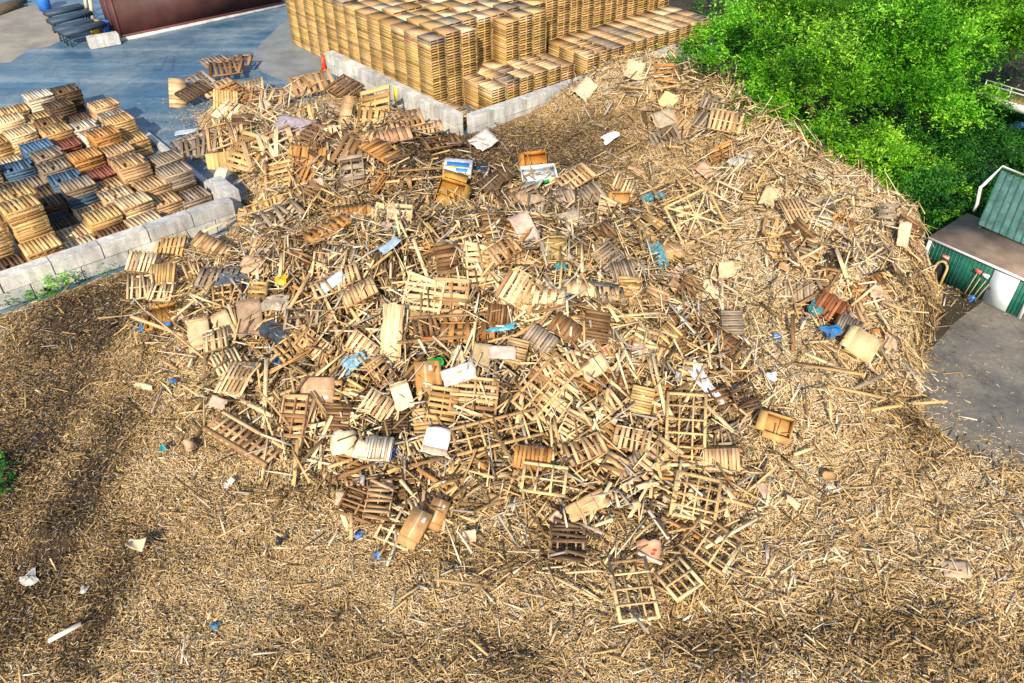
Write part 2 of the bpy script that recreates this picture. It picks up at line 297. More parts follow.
def chip_tone(x,y,n):
    dmp_shade=np.clip(blobs(x,y,DAMP_SHADE),0,1); pale=blobs(x,y,[(860,300,70,60,1),(700,170,70,60,.6),(880,480,120,80,.35),(230,480,120,80,.3),(620,90,60,30,.6),(820,250,60,50,.7)])
    t=.62+rng.normal(0,.21,n)+.16*pale-.48*dmp_shade+.25*vnoise(x,y,2.2,21)+.12*vnoise(x,y,.7,22); t=np.clip(t,.02,.95); return np.where(rng.random(n)<.07,1.,t)  # chips darken on damp soil and where shadow is painted
fine=lambda x,y:np.clip(.95-.82*inpile(x,y)-.5*np.clip(blobs(x,y,DAMP_SHADE),0,1),.05,1)*np.clip(.85+.8*vnoise(x,y,1.7,31),.3,1)
me=sticks('wood_chips',760000,(.035,.15),(.009,.03),(.005,.013),fine,.26,(-.01,.07),chip_tone,CHIP,(1,2,4)); tag(link('wood_chips',me),'loose carpet of pale shredded wood chips covering the ground',None,None,'stuff')
rough=lambda x,y:(1-.55*np.clip(blobs(x,y,DAMP_SHADE),0,1))*np.clip(.16+.5*inpile(x,y)+blobs(x,y,[(850,300,75,75,.7),(720,170,70,70,.7),(860,480,110,80,.55),(640,90,50,30,.8),(790,560,120,60,.45),(140,300,90,30,.45),(640,540,100,50,.5),(880,560,120,70,.5),(760,620,120,40,.35),(820,230,60,50,.8),(690,130,60,50,.6)])-.4*blobs(x,y,[(250,500,150,90,.4)]),.03,1)
me=sticks('wood_splinters',23000,(.2,.6),(.02,.055),(.01,.024),rough,.32,(.02,.16),chip_tone,CHIP); tag(link('wood_splinters',me),'broken splinters and slat ends strewn thickly through the mulch',None,None,'stuff')
def board_tone(x,y,n):
    r=rng.random(n)+.22*(x>6.5); t=np.clip(.1*(x>6.5)+.6+rng.normal(0,.24,n)+.25*vnoise(x,y,1.5,41)-.3*np.clip(blobs(x,y,DAMP_SHADE),0,1),.03,.96); return np.where(r<.15,1.,np.where(r<.36,rng.uniform(.03,.3,n),t))
pilek=lambda x,y:(1-.4*np.clip(blobs(x,y,DAMP_SHADE),0,1))*np.clip(inpile(x,y)**1.3+blobs(x,y,[(640,90,60,25,.55),(720,130,45,50,.32),(800,210,50,45,.36),(870,270,45,60,.3),(860,350,50,50,.24),(720,200,60,40,.3),(330,150,90,40,.22)])-.05,0,1)
me=sticks('broken_boards',13000,(.35,1.2),(.03,.09),(.012,.024),pilek,.40,(.0,.56),board_tone,CHIP,coh=.55); tag(link('broken_boards',me),'mass of broken pallet boards filling the heap between whole pallets',None,None,'stuff')
# ------------------------------------------------------------------ pallets
def deck_boxes(L,Wd,n,z,t=.018,w=None,miss=0,warp=.0,cover=.66):
    out=[]; w=w or cover*L/n; gone=set(rng.choice(n,miss,replace=False)) if miss else ()
    for i in range(n):
        if i in gone: continue
        x=-L/2+w/2+(L-w)*i/(n-1); ln=Wd*(1 if rng.random()>.12 or not warp else rng.uniform(.55,.9))
        out.append((x+rng.normal(0,.006),(Wd-ln)/2*rng.choice([-1,1]),z+rng.normal(0,.002),ln,w*rng.uniform(.9,1.08),t,math.pi/2+rng.normal(0,.012+warp),rng.normal(0,warp*.5),0))
    return out
def variant(kind):
    L,Wd=1.2,1.02; P=[]
    if kind in('slat','dense','broken','stacked'):
        n={'slat':7,'dense':9,'broken':7,'stacked':8}[kind]; cov={'slat':.66,'dense':.86,'broken':.62,'stacked':.8}[kind]
        P.append(('deck',deck_boxes(L,Wd,n,.131,cover=cov,miss=int(rng.integers(1,4)) if kind=='broken' else 0,warp=.075 if kind=='broken' else .006)))
        for y in(-.485,0,.485):
            l_=L*(rng.uniform(.5,.85) if kind=='broken' and rng.random()<.35 else 1); P.append(('stringer',[((L-l_)/2*rng.choice([-1,1]),y,.07,l_,.04,.1)+((rng.normal(0,.05),) if kind=='broken' else ())]))
        P.append(('bottom_deck',deck_boxes(L,Wd,5 if kind!='broken' else 4,.009,cover=.42)))  # bottom deck boards, side by side with gaps
    elif kind=='block':
        P.append(('deck',deck_boxes(L,Wd,7,.135,cover=.68)))
        P.append(('bearer',[(0,y,.117,L,.1,.017) for y in(-.46,0,.46)]))
        P+= [('block',[(x,y,.063,.13,.1,.09)]) for x in(-.53,0,.53) for y in(-.46,0,.46)]
        P.append(('bottom_deck',[(0,y,.009,L,.1,.018) for y in(-.46,0,.46)]))
    elif kind=='lattice':
        P.append(('deck',deck_boxes(L,Wd,4,.1,cover=.22,w=.075)))
        for y in(-.48,-.16,.16,.48): P.append(('stringer',[(0,y,.048,L,.05,.085)]))
    elif kind=='skid':                     # upside down: bearers up, wide gaps
        P.append(('deck',deck_boxes(L,Wd,6,.01,cover=.6)))
        for y in(-.48,0,.48): P.append(('stringer',[(0,y,.07,L,.045,.095)]))
        P.append(('bottom_deck',deck_boxes(L,Wd,3,.128,cover=.26,w=.09)))
    elif kind=='long':                     # double-length skid
        P.append(('deck',deck_boxes(L,Wd,11,.115,cover=.5)))
        for y in(-.47,0,.47): P.append(('stringer',[(0,y,.055,L,.07,.1)]))
        P.append(('side_board',[(0,s*.40,.128,L,.14,.012) for s in(-1,1)]))
    elif kind=='solid':                    # boarded panel
        P.append(('deck',deck_boxes(L,Wd,7,.11,cover=.97)))
        for x in(-.35,.35): P.append(('batten',[(x,0,.085,.08,.98,.03)]))
    return [(nm,bm_boxes('pallet_'+nm,bx,WOOD)) for nm,bx in P]
VAR={k:[variant(k) for _ in range(c)] for k,c in dict(slat=4,dense=3,broken=8,block=2,lattice=2,skid=3,long=1,solid=2,stacked=3).items()}
def one_mesh():
    bx=deck_boxes(1.2,1.02,6,.131,cover=.85)+[(0,y,.07,1.2,.045,.1) for y in(-.485,0,.485)]+deck_boxes(1.2,1.02,4,.009,cover=.45)
    return bm_boxes('pallet',bx,WOOD)
ONE=[one_mesh() for _ in range(3)]
PROTO={}
def pallet(kind,M,tone,name='pallet',parts=True):
    if not parts:
        o=link(name,random.choice(ONE),None,M); colr(o,tone,.15); return o
    i=int(rng.integers(len(VAR[kind]))); pr=PROTO.get((kind,i))
    if pr is None:
        r=empty(name,M); 
        for nm,me in VAR[kind][i]: link(nm,me,r)
        PROTO[(kind,i)]=r
    else:
        r=pr.copy(); COL.objects.link(r); r.matrix_world=M
        for ch in pr.children:
            c=ch.copy(); COL.objects.link(c); c.parent=r
    tree_color(r,tone,.14); return r
# --- placing by a point of the photograph on the heap
def surf(u,v,ang,tau=18,side=0.,lift=.12):
    p=att(u,v); th=R_(ang); d=ray(u,v); tc=np.array((-p[0]*.35,-p[1],0)); tc/=np.linalg.norm(tc)
    gx,gy=normals(np.array([p[0]]),np.array([p[1]])); nn=np.array((-gx[0]*.6,-gy[0]*.6,1.)); nn/=np.linalg.norm(nn)
    n=nn*math.cos(R_(tau))+tc*math.sin(R_(tau)); sx=np.array((-tc[1],tc[0],0)); n=n+sx*math.sin(R_(side)); n/=np.linalg.norm(n)
    d2=ray(u+math.cos(th),v-math.sin(th)); cam_=np.array((0,0,CH)); t=np.dot(p-cam_,n)/np.dot(d2,n); q=cam_+d2*t
    x=q-p; sx_=np.linalg.norm(x); x/=sx_; y=np.cross(n,x)
    a=px(p); b=px(p+y*.1); sy_=.1/max(math.hypot(b[0]-a[0],b[1]-a[1]),1e-6)
    return p+n*lift,x,y,n,sx_,sy_
LAND=[]     # (u,v,name) landmarks for labels
AUTO=[]     # things waiting for an automatic label
def add_auto(o,u,v,desc,cat,group): o['category']=cat; o['group']=group; AUTO.append((o,u,v,desc,cat))
PT={'slat':'slatted pallet','dense':'close-slatted pallet','broken':'broken pallet with missing slats','block':'block pallet','lattice':'open lattice skid','skid':'upturned pallet showing its bearers','long':'long skid','solid':'boarded panel','stacked':'pallet'}
def put_pallet(u,v,ang,kind='slat',tone='honey',w=None,h=None,tau=20,side=0.,lift=.15,label=None):
    p,x,y,n,sx,sy=surf(u,v,ang,tau,side,lift)
    ex=1. if w is None else min(max(w*sx/1.2,.62),2.0); ey=1. if h is None else min(max(h*sy/1.02,.62),1.7)
    o=pallet(kind,mat4(p,x,y,n,(ex,ey,1.)),tone)
    if label: tag(o,label,'pallet','pallets tipped on the waste heap')
    else:
        pose='lying flat' if n[2]>.9 else 'tilted' if n[2]>.6 else 'standing on edge'
        add_auto(o,u,v,(TONEWORD[tone]+' '+PT[kind],pose),'pallet','pallets tipped on the waste heap')
    return o
# ------------------------------------------------------------------ cartons, sheets, film
def panel_mesh(name,w,h,t,mat,bend=.0,nx=7,ny=7,jag=.0):
    xs=np.linspace(-.5,.5,nx); ys=np.linspace(-.5,.5,ny); X,Y=np.meshgrid(xs,ys); k=rng.normal(0,1,4)
    Z=bend*(k[0]*X*X*1.6+k[1]*X*Y*1.5+k[2]*Y*Y*1.5+.2*np.sin(5*X+3*k[3]))
    e=np.where((np.abs(X)>.49)|(np.abs(Y)>.49),1,0); jag=min(jag,.035); X=X*(1+.6*jag*np.sin(7*Y+9*k[0]))+rng.normal(0,jag,X.shape)*e; Y=Y*(1+.6*jag*np.sin(6*X+9*k[1]))+rng.normal(0,jag,X.shape)*e
    top=np.stack([X*w,Y*h,Z+t/2],-1).reshape(-1,3); bot=top-np.array((0,0,t)); n=nx*ny; id_=np.arange(n).reshape(ny,nx)
    q=np.stack([id_[:-1,:-1],id_[:-1,1:],id_[1:,1:],id_[1:,:-1]],-1).reshape(-1,4); Q=[*q,*(q[:,::-1]+n)]
    ring=list(id_[0,:])+list(id_[1:,-1])+list(id_[-1,-2::-1])+list(id_[-2:0:-1,0])
    for i in range(len(ring)):
        a,b=ring[i],ring[(i+1)%len(ring)]; Q.append((b,a,a+n,b+n))
    me=mesh_from(name,np.concatenate([top,bot]),np.array(Q),mat,uv=None); return me
def sheet_item(name,cat,label,land,u,v,ang,w,h,tone,tau=22,side=0,lift=.2,bend=.04,jag=.02,mat=None,extra=None,t=.02):
    p,x,y,n,sx,sy=surf(u,v,ang,tau,side,lift+(.18 if lift>.19 else 0)); W_,H_=w*sx,h*sy
    W_*=.9; H_*=.9; o=link(name,panel_mesh(name,W_,H_,t,mat or OBJ,bend,jag=jag),None,mat4(p,x,y,n)); colr(o,tone); tag(o,label,cat)
    if land: LAND.append((u,v,land))
    if extra: extra(o,W_,H_)
    return o
def patch(o,name,x,y,w,h,tone,z=.014,mat=None):
    c=link(name,bm_boxes(name,[(x,y,z,w,h,.004)],mat or OBJ),o); colr(c,tone); return c
def battens(o,W_,H_): 
    for s in(-.4,.4): c=link('batten',bm_boxes('batten',[(s*W_,0,.03,.07,H_*.98,.03)],WOOD),o); c.color=o.color
def carton(label,land,u,v,ang,w,h,d,tone,tau=35,side=0,lift=.1,open_=True,flaps=2,inner=None,name='carton',cat='carton'):
    p,x,y,n,sx,sy=surf(u,v,ang,tau,side,lift+(.28 if tau>20 else .06)); W_,H_=w*sx,h*sy; r=empty(name,mat4(p,x,y,n)); t=.02
    b=[(0,0,t/2,W_,H_,t)]+[(s*(W_/2-t/2),0,d/2+t/2,t,H_-.002,d) for s in(-1,1)]+[(0,s*(H_/2-t/2),d/2+t/2,W_-2*t-.002,t,d) for s in(-1,1)]
    if not open_: b.append((0,0,d+t+.002,W_*.99,H_*.99,.012))
    c=link('box_body',bm_boxes('box_body',b,OBJ),r); colr(c,tone)
    hs=[(W_/2+W_*.13,0,d-.03,W_*.3,H_*.96,.012,0,.5),(-W_/2-W_*.13,0,d-.03,W_*.3,H_*.96,.012,0,-.5),(0,H_/2+H_*.13,d-.02,W_*.96,H_*.3,.012,0,0,-.5),(0,-H_/2-H_*.13,d-.02,W_*.96,H_*.3,.012,0,0,.5)]
    for k in range(flaps): q=link('flap',bm_boxes('flap',[hs[(k*2+1)%4 if k<2 else (k*2)%4]],OBJ),r); colr(q,tone,.1)
    if not open_ and name=='carton':
        q=link('tape',bm_boxes('tape',[(0,0,d+t+.012,W_*.97,.06,.004)],OBJ),r); colr(q,(.62,.5,.33)); q=link('paper_label',bm_boxes('paper_label',[(W_*.24,-H_*.27,d+t+.013,W_*.2,H_*.16,.004)],OBJ),r); colr(q,(.75,.73,.68))
    colr(r,tone); tag(r,label,cat); LAND.append((u,v,land)) if land else None
    return r
def film(name,cat,label,land,u,v,ang,w,h,tone,tau=20,lift=.2,rough=.22,seed=0):
    p,x,y,n,sx,sy=surf(u,v,ang,tau,0,lift+(.2 if lift>.19 else 0)); W_,H_=w*sx,h*sy; g=np.random.default_rng(seed+int(u)); k=14
    xs=np.linspace(-.5,.5,k); X,Y=np.meshgrid(xs,xs); r=1+.18*np.sin(np.arctan2(Y,X)*3+g.uniform(0,6)); Z=rough*g.random(X.shape)*np.clip(1.1-2.2*np.hypot(X,Y),.1,1)*min(W_,H_)*2
    V=np.stack([X*W_*r+g.normal(0,.02*W_,X.shape),Y*H_*r+g.normal(0,.02*H_,X.shape),Z],-1).reshape(-1,3); id_=np.arange(k*k).reshape(k,k); q=np.stack([id_[:-1,:-1],id_[:-1,1:],id_[1:,1:],id_[1:,:-1]],-1).reshape(-1,4)
    me=mesh_from(name,np.concatenate([V,V-np.array((0,0,.01))]),np.concatenate([q,q[:,::-1]+k*k]),FILM)
    o=link(name,me,None,mat4(p,x,y,n)); colr(o,tone); tag(o,label,cat)
    if land: LAND.append((u,v,land))
    return o
S_=sheet_item
S_('plywood_sheet','board','clean pale grey board lying flat near the corner of the block wall','grey corner board',484,148,35,24,20,'palegrey',lift=.35)
S_('plywood_sheet','board','smooth lilac-grey sheet lying among pallets spilled on the asphalt','lilac-grey sheet',298,134,-10,40,20,'lilac',lift=.45)
S_('cardboard_sheet','cardboard','square salmon cardboard sheet lying on dark slats below the wall end','salmon cardboard sheet',258,274,-12,26,20,'peach',lift=.35)
S_('foam_board','board','narrow pale blue board slanting up the left slope of the heap','pale blue slanting board',338,291,38,32,11,'paleblue',lift=.55)
S_('foam_board','board','small slate-blue board slanting beside the sheaf of white boards','slate-blue board',393,257,40,24,9,(.3,.4,.52),lift=.6)
S_('plywood_sheet','board','broad tan plywood panel leaning on the left slope beside a brown panel','tan plywood panel',205,340,97,36,24,'tan',tau=25,lift=.45,extra=battens)
S_('plywood_sheet','board','tan plywood panel overlapping a wider one, with a striped pallet below','overlapping plywood panel',231,332,118,32,20,(.6,.44,.25),tau=22,lift=.4)
S_('plywood_sheet','board','weathered brown boarded panel leaning upright above dark plastic rubbish','brown boarded panel',256,323,96,40,27,(.34,.235,.16),tau=26,lift=.5,extra=battens)
S_('white_board','board','bright white board with a peach lower edge, lying on the front slope','white board',437,446,-12,28,30,(.80,.77,.72),tau=24,lift=.5,bend=.01,extra=lambda o,W_,H_:patch(o,'peach_strip',0,-H_*.36,W_*.94,H_*.22,(.72,.47,.35)))
S_('cardboard_sheet','cardboard','crumpled cream cardboard sheet folded in half left of a blue-striped pallet','crumpled cream cardboard',347,447,80,27,25,'cream',lift=.4,bend=.18,jag=.06)
S_('cardboard_sheet','cardboard','small creased cream flap lying against the crumpled cream cardboard','cream flap',363,455,65,20,12,(.72,.6,.42),lift=.42,bend=.12,jag=.06)
S_('boarded_panel','board','cream ribbed panel tilted above the white board','cream ribbed panel',406,399,108,30,20,'cream',tau=30,lift=.5,extra=battens)
S_('plywood_sheet','board','light grey board slanting in the middle of the heap beside a green bag','light grey slanting board',462,382,18,37,19,'palegrey',lift=.6)
S_('plywood_sheet','board','dull olive-tan board tucked behind the light grey slanting board','olive-tan board',482,362,80,24,20,(.42,.33,.19),lift=.5)
S_('plywood_sheet','board','pinkish grey board lying flat to the right of the olive-tan board','pinkish grey board',505,361,-3,30,14,(.52,.43,.38),lift=.7)
S_('cardboard_sheet','cardboard','pinkish folded cardboard standing on the ridge left of a dark open crate','pinkish folded cardboard',523,238,-62,34,22,(.62,.44,.36),tau=30,lift=.55,bend=.15)
S_('cardboard_sheet','cardboard','long flattened brown carton slanting upward on the front slope','flattened brown carton',587,511,28,45,20,(.62,.37,.18),tau=20,lift=.4,bend=.03,extra=lambda o,W_,H_:[patch(o,'fold_strip',x*W_,0,.02,H_*.9,(.35,.2,.09),.03) for x in(-.22,.2)]+[patch(o,'tape',.02*W_,.05*H_,W_*.34,.05,(.66,.55,.38),.034)])
S_('cardboard_sheet','cardboard','plain peach cardboard square standing at the right edge of the heap','peach cardboard square',724,273,2,18,18,(.74,.5,.31),tau=40,lift=.5,bend=.01)
S_('cardboard_sheet','cardboard','round-cornered brown cardboard with red print marks above the crate frame','red-printed cardboard',648,554,0,27,25,(.58,.33,.2),lift=.35,bend=.12,jag=.05,extra=lambda o,W_,H_:[patch(o,'red_print',x*W_,y*H_,.10,.06,(.7,.08,.05),.04) for x,y in((.12,-.1),(.2,.06))])
S_('plywood_sheet','board','upright beige panel leaning at the mound edge beside the shrubs','upright beige panel',895,238,80,27,13,(.66,.5,.34),tau=45,lift=.6)
S_('cardboard_sheet','cardboard','faded pinkish tan cardboard lying alone on the mulch','faded lone cardboard',954,572,-4,32,20,(.55,.4,.3),tau=2,lift=.16,bend=.05)
S_('plywood_sheet','board','pale blue-white sheet lying flat on the asphalt by tipped pallets','flat pale blue sheet',186,134,8,25,9,'paleblue',tau=2,lift=.12)
S_('plywood_sheet','board','grey board lying on the asphalt just below a pale blue sheet','grey asphalt board',184,146,10,18,10,(.3,.28,.27),tau=2,lift=.12)
S_('cardboard_sheet','cardboard','cream cardboard sheet leaning on the buried end of the block wall','cream sheet at the buried wall',587,92,50,22,18,(.62,.48,.33),tau=40,lift=.3,bend=.1,jag=.08)
S_('cardboard_sheet','cardboard','jagged pale sheet sticking up from the mound top below the stacks','jagged pale sheet',634,74,75,20,20,(.60,.47,.30),tau=48,lift=.5,bend=.15,jag=.12)
S_('cardboard_sheet','cardboard','yellowish triangular cardboard scrap on the right mound','yellowish cardboard scrap',669,105,60,17,18,(.78,.58,.28),tau=40,lift=.35,bend=.2,jag=.15)
S_('cardboard_sheet','cardboard','salmon cardboard scrap lying on shredded wood behind the crate frame','salmon cardboard scrap',704,178,-40,18,13,(.7,.4,.28),lift=.3,bend=.12,jag=.08)
S_('plywood_sheet','board','grey-tan weathered boarded sheet lying low on the right mound','grey-tan mound sheet',664,123,20,25,19,(.45,.37,.26),lift=.25,extra=battens)
S_('plywood_sheet','board','peach plywood offcut half buried near the slatted crate on the mound','peach offcut',768,203,65,22,16,(.68,.46,.27),lift=.3,bend=.1,jag=.06)
S_('plywood_sheet','board','pale wide sheet half buried low on the front slope','pale half-buried sheet',592,373,35,30,20,(.7,.5,.3),lift=.4,bend=.1,jag=.05)
S_('boarded_panel','board','tall cream panel of pale planks leaning upright on the ridge','tall cream plank panel',396,336,85,64,22,(.86,.74,.49),tau=40,lift=.6,bend=.01,extra=lambda o,W_,H_:[setattr(link('plank_strip',bm_boxes('plank_strip',[(0,y*H_,.02,W_*.99,H_*.17,.018)],WOOD),o),'color',(.85,.72,.46,1)) for y in(-.4,-.2,0,.2,.4)])
carton('open orange-brown cardboard tray lying on the mulch left of the heap','orange cardboard tray',165,322,12,30,22,.16,(.5,.25,.06),tau=12,flaps=1)
carton('square salmon carton with one open flap among grey planks','square salmon carton',327,391,0,26,25,.35,(.68,.41,.24),tau=42,open_=False,flaps=1)
carton('torn orange-brown carton right of the tall plank panel','torn orange-brown carton',429,376,95,26,20,.3,(.55,.28,.10),tau=40,open_=False,flaps=2)
carton('closed brown carton lying upon the lattice skid at the front of the heap','brown carton on the lattice skid',418,532,62,30,20,.3,(.55,.31,.13),tau=25,lift=.25,open_=False,flaps=1)
carton('smaller brown carton with white labels touching another carton','small brown labelled carton',440,515,68,24,17,.3,(.5,.26,.10),tau=25,open_=False,flaps=1)
carton('square open crate with dark hollow facing out on the ridge','dark open crate',553,253,2,23,24,.3,(.42,.31,.14),tau=45,flaps=0,name='wooden_crate',cat='crate')
carton('olive-yellow wooden crate open at the top beside the dark open crate','olive-yellow crate',545,231,12,18,15,.35,(.5,.38,.15),tau=35,flaps=1,name='wooden_crate',cat='crate')
carton('bright cream wooden crate on the mulch near the blue tarp','bright cream crate',855,350,-32,27,24,.4,(.72,.55,.3),tau=35,open_=False,flaps=1,name='wooden_crate',cat='crate')
carton('orange-tan wooden crate lying at the right foot of the heap','orange-tan crate',772,430,-18,28,20,.4,(.6,.36,.13),tau=30,flaps=2,name='wooden_crate',cat='crate')
carton('tan carton standing on the ridge below the open printed display box','tan ridge carton',532,211,-8,24,17,.35,(.66,.46,.27),tau=35,open_=False,flaps=1)
carton('cream carton with a white top next to the olive-yellow crate','cream carton with white top',573,231,20,22,17,.35,(.75,.6,.4),tau=30,open_=False,flaps=1)
carton('small orange carton wedged between teal scraps beneath the crate frame','small orange carton',670,260,10,17,14,.25,(.62,.36,.16),tau=30,open_=False,flaps=1)
carton('orange carton rising behind the open printed display box','orange carton behind the display box',536,168,6,22,16,.4,(.55,.25,.05),tau=35,flaps=2)
carton('small orange-brown carton beneath the slatted pallets on the ridge','small ridge carton',620,203,0,18,12,.3,(.58,.33,.12),tau=35,flaps=1)
carton('brown carton half buried behind the purple-grey sheet','brown half-buried carton',312,147,5,18,10,.3,(.52,.3,.12),tau=20,flaps=1)
# tall amber carton bent over
t_=carton('tall amber carton collapsed open on the ridge with planks inside','tall amber carton',447,206,72,38,26,.35,(.58,.31,.06),tau=38,side=8,flaps=3)
# printed cartons: generic blue/white print
r=carton('blue and white printed carton lying on the far side of the ridge','blue and white printed carton',459,178,-5,27,16,.3,(.75,.8,.86),tau=25,lift=.25,open_=False,flaps=0)
for nm,x,y,w_,h_,c in(('blue_print',0,.17,.98,.3,(.03,.22,.6)),('blue_print',.2,-.22,.5,.25,(.08,.4,.75)),('yellow_print',-.22,-.05,.3,.18,(.8,.65,.1))):
    m=r.children[0].dimensions; W_=m[0] or 1; H_=m[1] or .6; patch(r,nm,x*1.,y*.75,w_*1.05,h_*.72,c,.345)
r=carton('open display box with blue and rainbow printed sides on the ridge','open printed display box',537,186,6,34,15,.42,(.8,.85,.88),tau=25,lift=.3,flaps=0)
b_=[ch for ch in r.children][0]
ds=boxd=None
def side_print(r,u,v,ang,w,h,d):
    _,_,_,_,sx,sy=surf(u,v,ang,25,0,.3); W_,H_=w*sx,h*sy
    for k,c in enumerate(((.02,.3,.7),(.1,.6,.8),(.05,.5,.25),(.75,.7,.1))):
        q=link('printed_band',bm_boxes('printed_band',[(-W_*.375+k*W_*.25,-H_/2-.004,d*.5,W_*.245,.006,d*.92)],OBJ),r); colr(q,c)
side_print(r,537,186,6,34,15,.42)
S_('cardboard_sheet','cardboard','cream board propped on broken slats at the end of the grey wall','cream board on the wall end',226,186,70,26,12,'cream',tau=30,lift=.5)
# plastic film and bags
film('plastic_film','plastic film','crumpled light blue plastic film snagged left of the tall plank panel','light blue film',356,369,35,24,13,(.25,.43,.56),lift=.45)
film('plastic_film','plastic film','long strip of clear grey plastic film draped down the right slope','clear film strip',702,392,-52,48,11,(.6,.62,.66),lift=.35)
film('plastic_bag','bag','bright green plastic bag beside the torn orange-brown carton','green bag',437,372,20,13,10,(.02,.33,.05),lift=.5)
film('tarp_scrap','tarp','crumpled bright blue tarp scrap left of the bright cream crate','blue tarp scrap',825,339,15,17,12,(.04,.2,.5),lift=.3)
film('tarp_scrap','tarp','small teal tarp scrap lying against red-brown slats','teal tarp scrap',811,316,30,12,14,'teal',lift=.35)
film('tarp_scrap','tarp','teal plastic scraps hanging inside the heap below the crate frame','teal plastic scraps',654,262,-60,26,12,(.12,.35,.42),lift=.25)
film('tarp_scrap','tarp','dark teal plastic strip behind the large crate frame','dark teal strip',653,204,12,24,7,(.08,.25,.3),lift=.3)
film('plastic_bag','bag','white plastic bag lying on the dark ground near the wheel rut','white bag near the rut',31,581,30,17,12,(.55,.54,.5),tau=2,lift=.1)
film('plastic_bag','bag','small white crumpled bag beside the grey plank on dark soil','small white bag',85,592,0,7,8,(.55,.54,.48),tau=2,lift=.1)
film('plastic_bag','bag','grey-white plastic bag lying on shredded wood of the mound','grey-white bag',743,168,25,22,11,(.5,.48,.44),lift=.25)
film('plastic_bag','bag','white plastic wrap lying in dark hollow behind the ridge','white wrap in the hollow',610,142,30,16,8,(.8,.82,.85),lift=.2)
film('plastic_film','plastic film','wrinkled black plastic lying under the brown boarded panel','black plastic',283,338,-20,34,22,(.05,.06,.08),lift=.2)
film('plastic_film','plastic film','dark blue-grey plastic among grey slats below the wall','dark blue-grey plastic',238,287,0,32,14,(.1,.13,.18),lift=.2)
film('plastic_film','plastic film','turquoise plastic strip under the planks at mid-heap','turquoise strip',505,335,12,26,5,(.08,.33,.45),lift=.45)
film('plastic_film','plastic film','blue plastic liner on the asphalt between tipped pallets','blue liner on asphalt',300,119,-5,26,9,(.03,.17,.42),tau=2,lift=.06)
film('plastic_disc','lid','yellow plastic lid lying in the heap near the salmon cardboard','yellow lid',289,287,0,11,8,'yellow',lift=.4)
film('plastic_bag','bag','blue plastic scrap lying beside a stick below the striped pallet','small blue scrap',360,538,0,8,8,(.15,.3,.6),tau=5,lift=.15)
film('plastic_film','plastic film','silver-white plastic crumpled beside the clear film strip','silver plastic',768,382,0,9,8,(.75,.78,.82),lift=.2)
film('plastic_bag','bag','tiny blue scrap alone on the chips','tiny blue scrap',216,628,0,9,7,(.1,.25,.4),tau=2,lift=.1)
film('plastic_bag','bag','grey lumpy sack lying right of the brown boarded panel','grey sack',282,309,0,26,15,(.38,.33,.26),lift=.35)
film('plastic_film','plastic film','black plastic sheet crumpled behind the amber carton','black plastic behind the carton',478,172,0,30,12,(.04,.05,.07),lift=.15)
film('tarp_scrap','tarp','flat blue plastic lying beneath the whitish pallet','blue plastic under the whitish pallet',383,457,-8,22,19,(.05,.2,.55),tau=22,lift=.17)
film('plastic_bag','bag','white scrap of foam lying at the edge of the mud','white foam scrap',829,490,0,9,6,(.8,.78,.7),tau=2,lift=.15)
# crate frames: open rectangles with cross bracing
def frame_item(label,land,u,v,ang,w,h,tone,tau,side,bars,brace,lift=.3):
    p,x,y,n,sx,sy=surf(u,v,ang,tau,side,lift+(.35 if tau>12 else .1)); W_,H_=w*sx,h*sy; r=empty('crate_frame',mat4(p,x,y,n)); bw=.08
    for s in(-1,1):
        link('side_rail',bm_boxes('side_rail',[(0,s*(H_/2-bw/2),.03,W_,bw,.05)],WOOD),r); link('end_rail',bm_boxes('end_rail',[(s*(W_/2-bw/2),0,.03,bw,H_-2*bw-.002,.05)],WOOD),r)
    for k in range(bars[0]): link('cross_bar',bm_boxes('cross_bar',[(-W_/2+W_*(k+1)/(bars[0]+1),0,.068,bw*.65,H_*.98,.022)],WOOD),r)
    for k in range(bars[1]): link('long_bar',bm_boxes('long_bar',[(0,-H_/2+H_*(k+1)/(bars[1]+1),.04,W_-2*bw-.002,bw*.55,.03)],WOOD),r)
    if brace:
        a=math.atan2(H_,W_); l=math.hypot(W_,H_)*.92
        link('brace',bm_boxes('brace',[(0,0,.092,l,bw*.8,.02,a)],WOOD),r); link('brace',bm_boxes('brace',[(0,0,.114,l,bw*.8,.02,-a)],WOOD),r)
    tree_color(r,tone,.05); tag(r,label,'crate frame','open crate frames thrown on the heap'); LAND.append((u,v,land))
frame_item('large pale crate frame with crossed braces standing on the ridge','large braced frame',684,226,26,46,42,(.85,.68,.38),50,4,(1,1),True,1.6)
frame_item('pale crate frame half sunk behind the larger braced one','half-sunk frame',662,203,24,42,20,(.72,.52,.26),30,0,(2,0),False,.3)
frame_item('tall ladder-like crate frame lying on the mulch at the front','front crate frame',633,600,102,62,40,(.82,.66,.40),6,0,(3,2),False,.34)
frame_item('small two-bay crate frame touching the front crate frame','small two-bay frame',678,587,-50,36,32,(.76,.6,.36),8,0,(1,3),False,.32)
frame_item('wide slatted crate frame lying behind the small two-bay frame','wide slatted frame',707,551,-35,52,40,(.70,.53,.3),10,0,(2,3),False,.3)
frame_item('square window-like crate frame with six openings on the front slope','six-bay frame',544,487,-8,44,30,(.78,.6,.34),15,0,(2,1),False,.3)
frame_item('long ladder frame of pale lath slanting above the orange pallet','long lath ladder frame',497,443,14,86,28,(.74,.55,.29),20,0,(5,1),False,.45)
frame_item('tall lath grid standing at the right slope of the heap','lath grid',684,440,88,80,40,(.74,.55,.29),25,0,(5,2),False,.4)
frame_item('tangled lath grid lying below the taller lath grid','lower lath grid',692,502,80,44,46,(.74,.56,.32),20,0,(3,3),False,.35)
frame_item('crate frame of thick pale bars at right of mid-heap','thick barred frame',548,392,48,66,30,(.68,.48,.26),25,0,(4,1),False,.45)
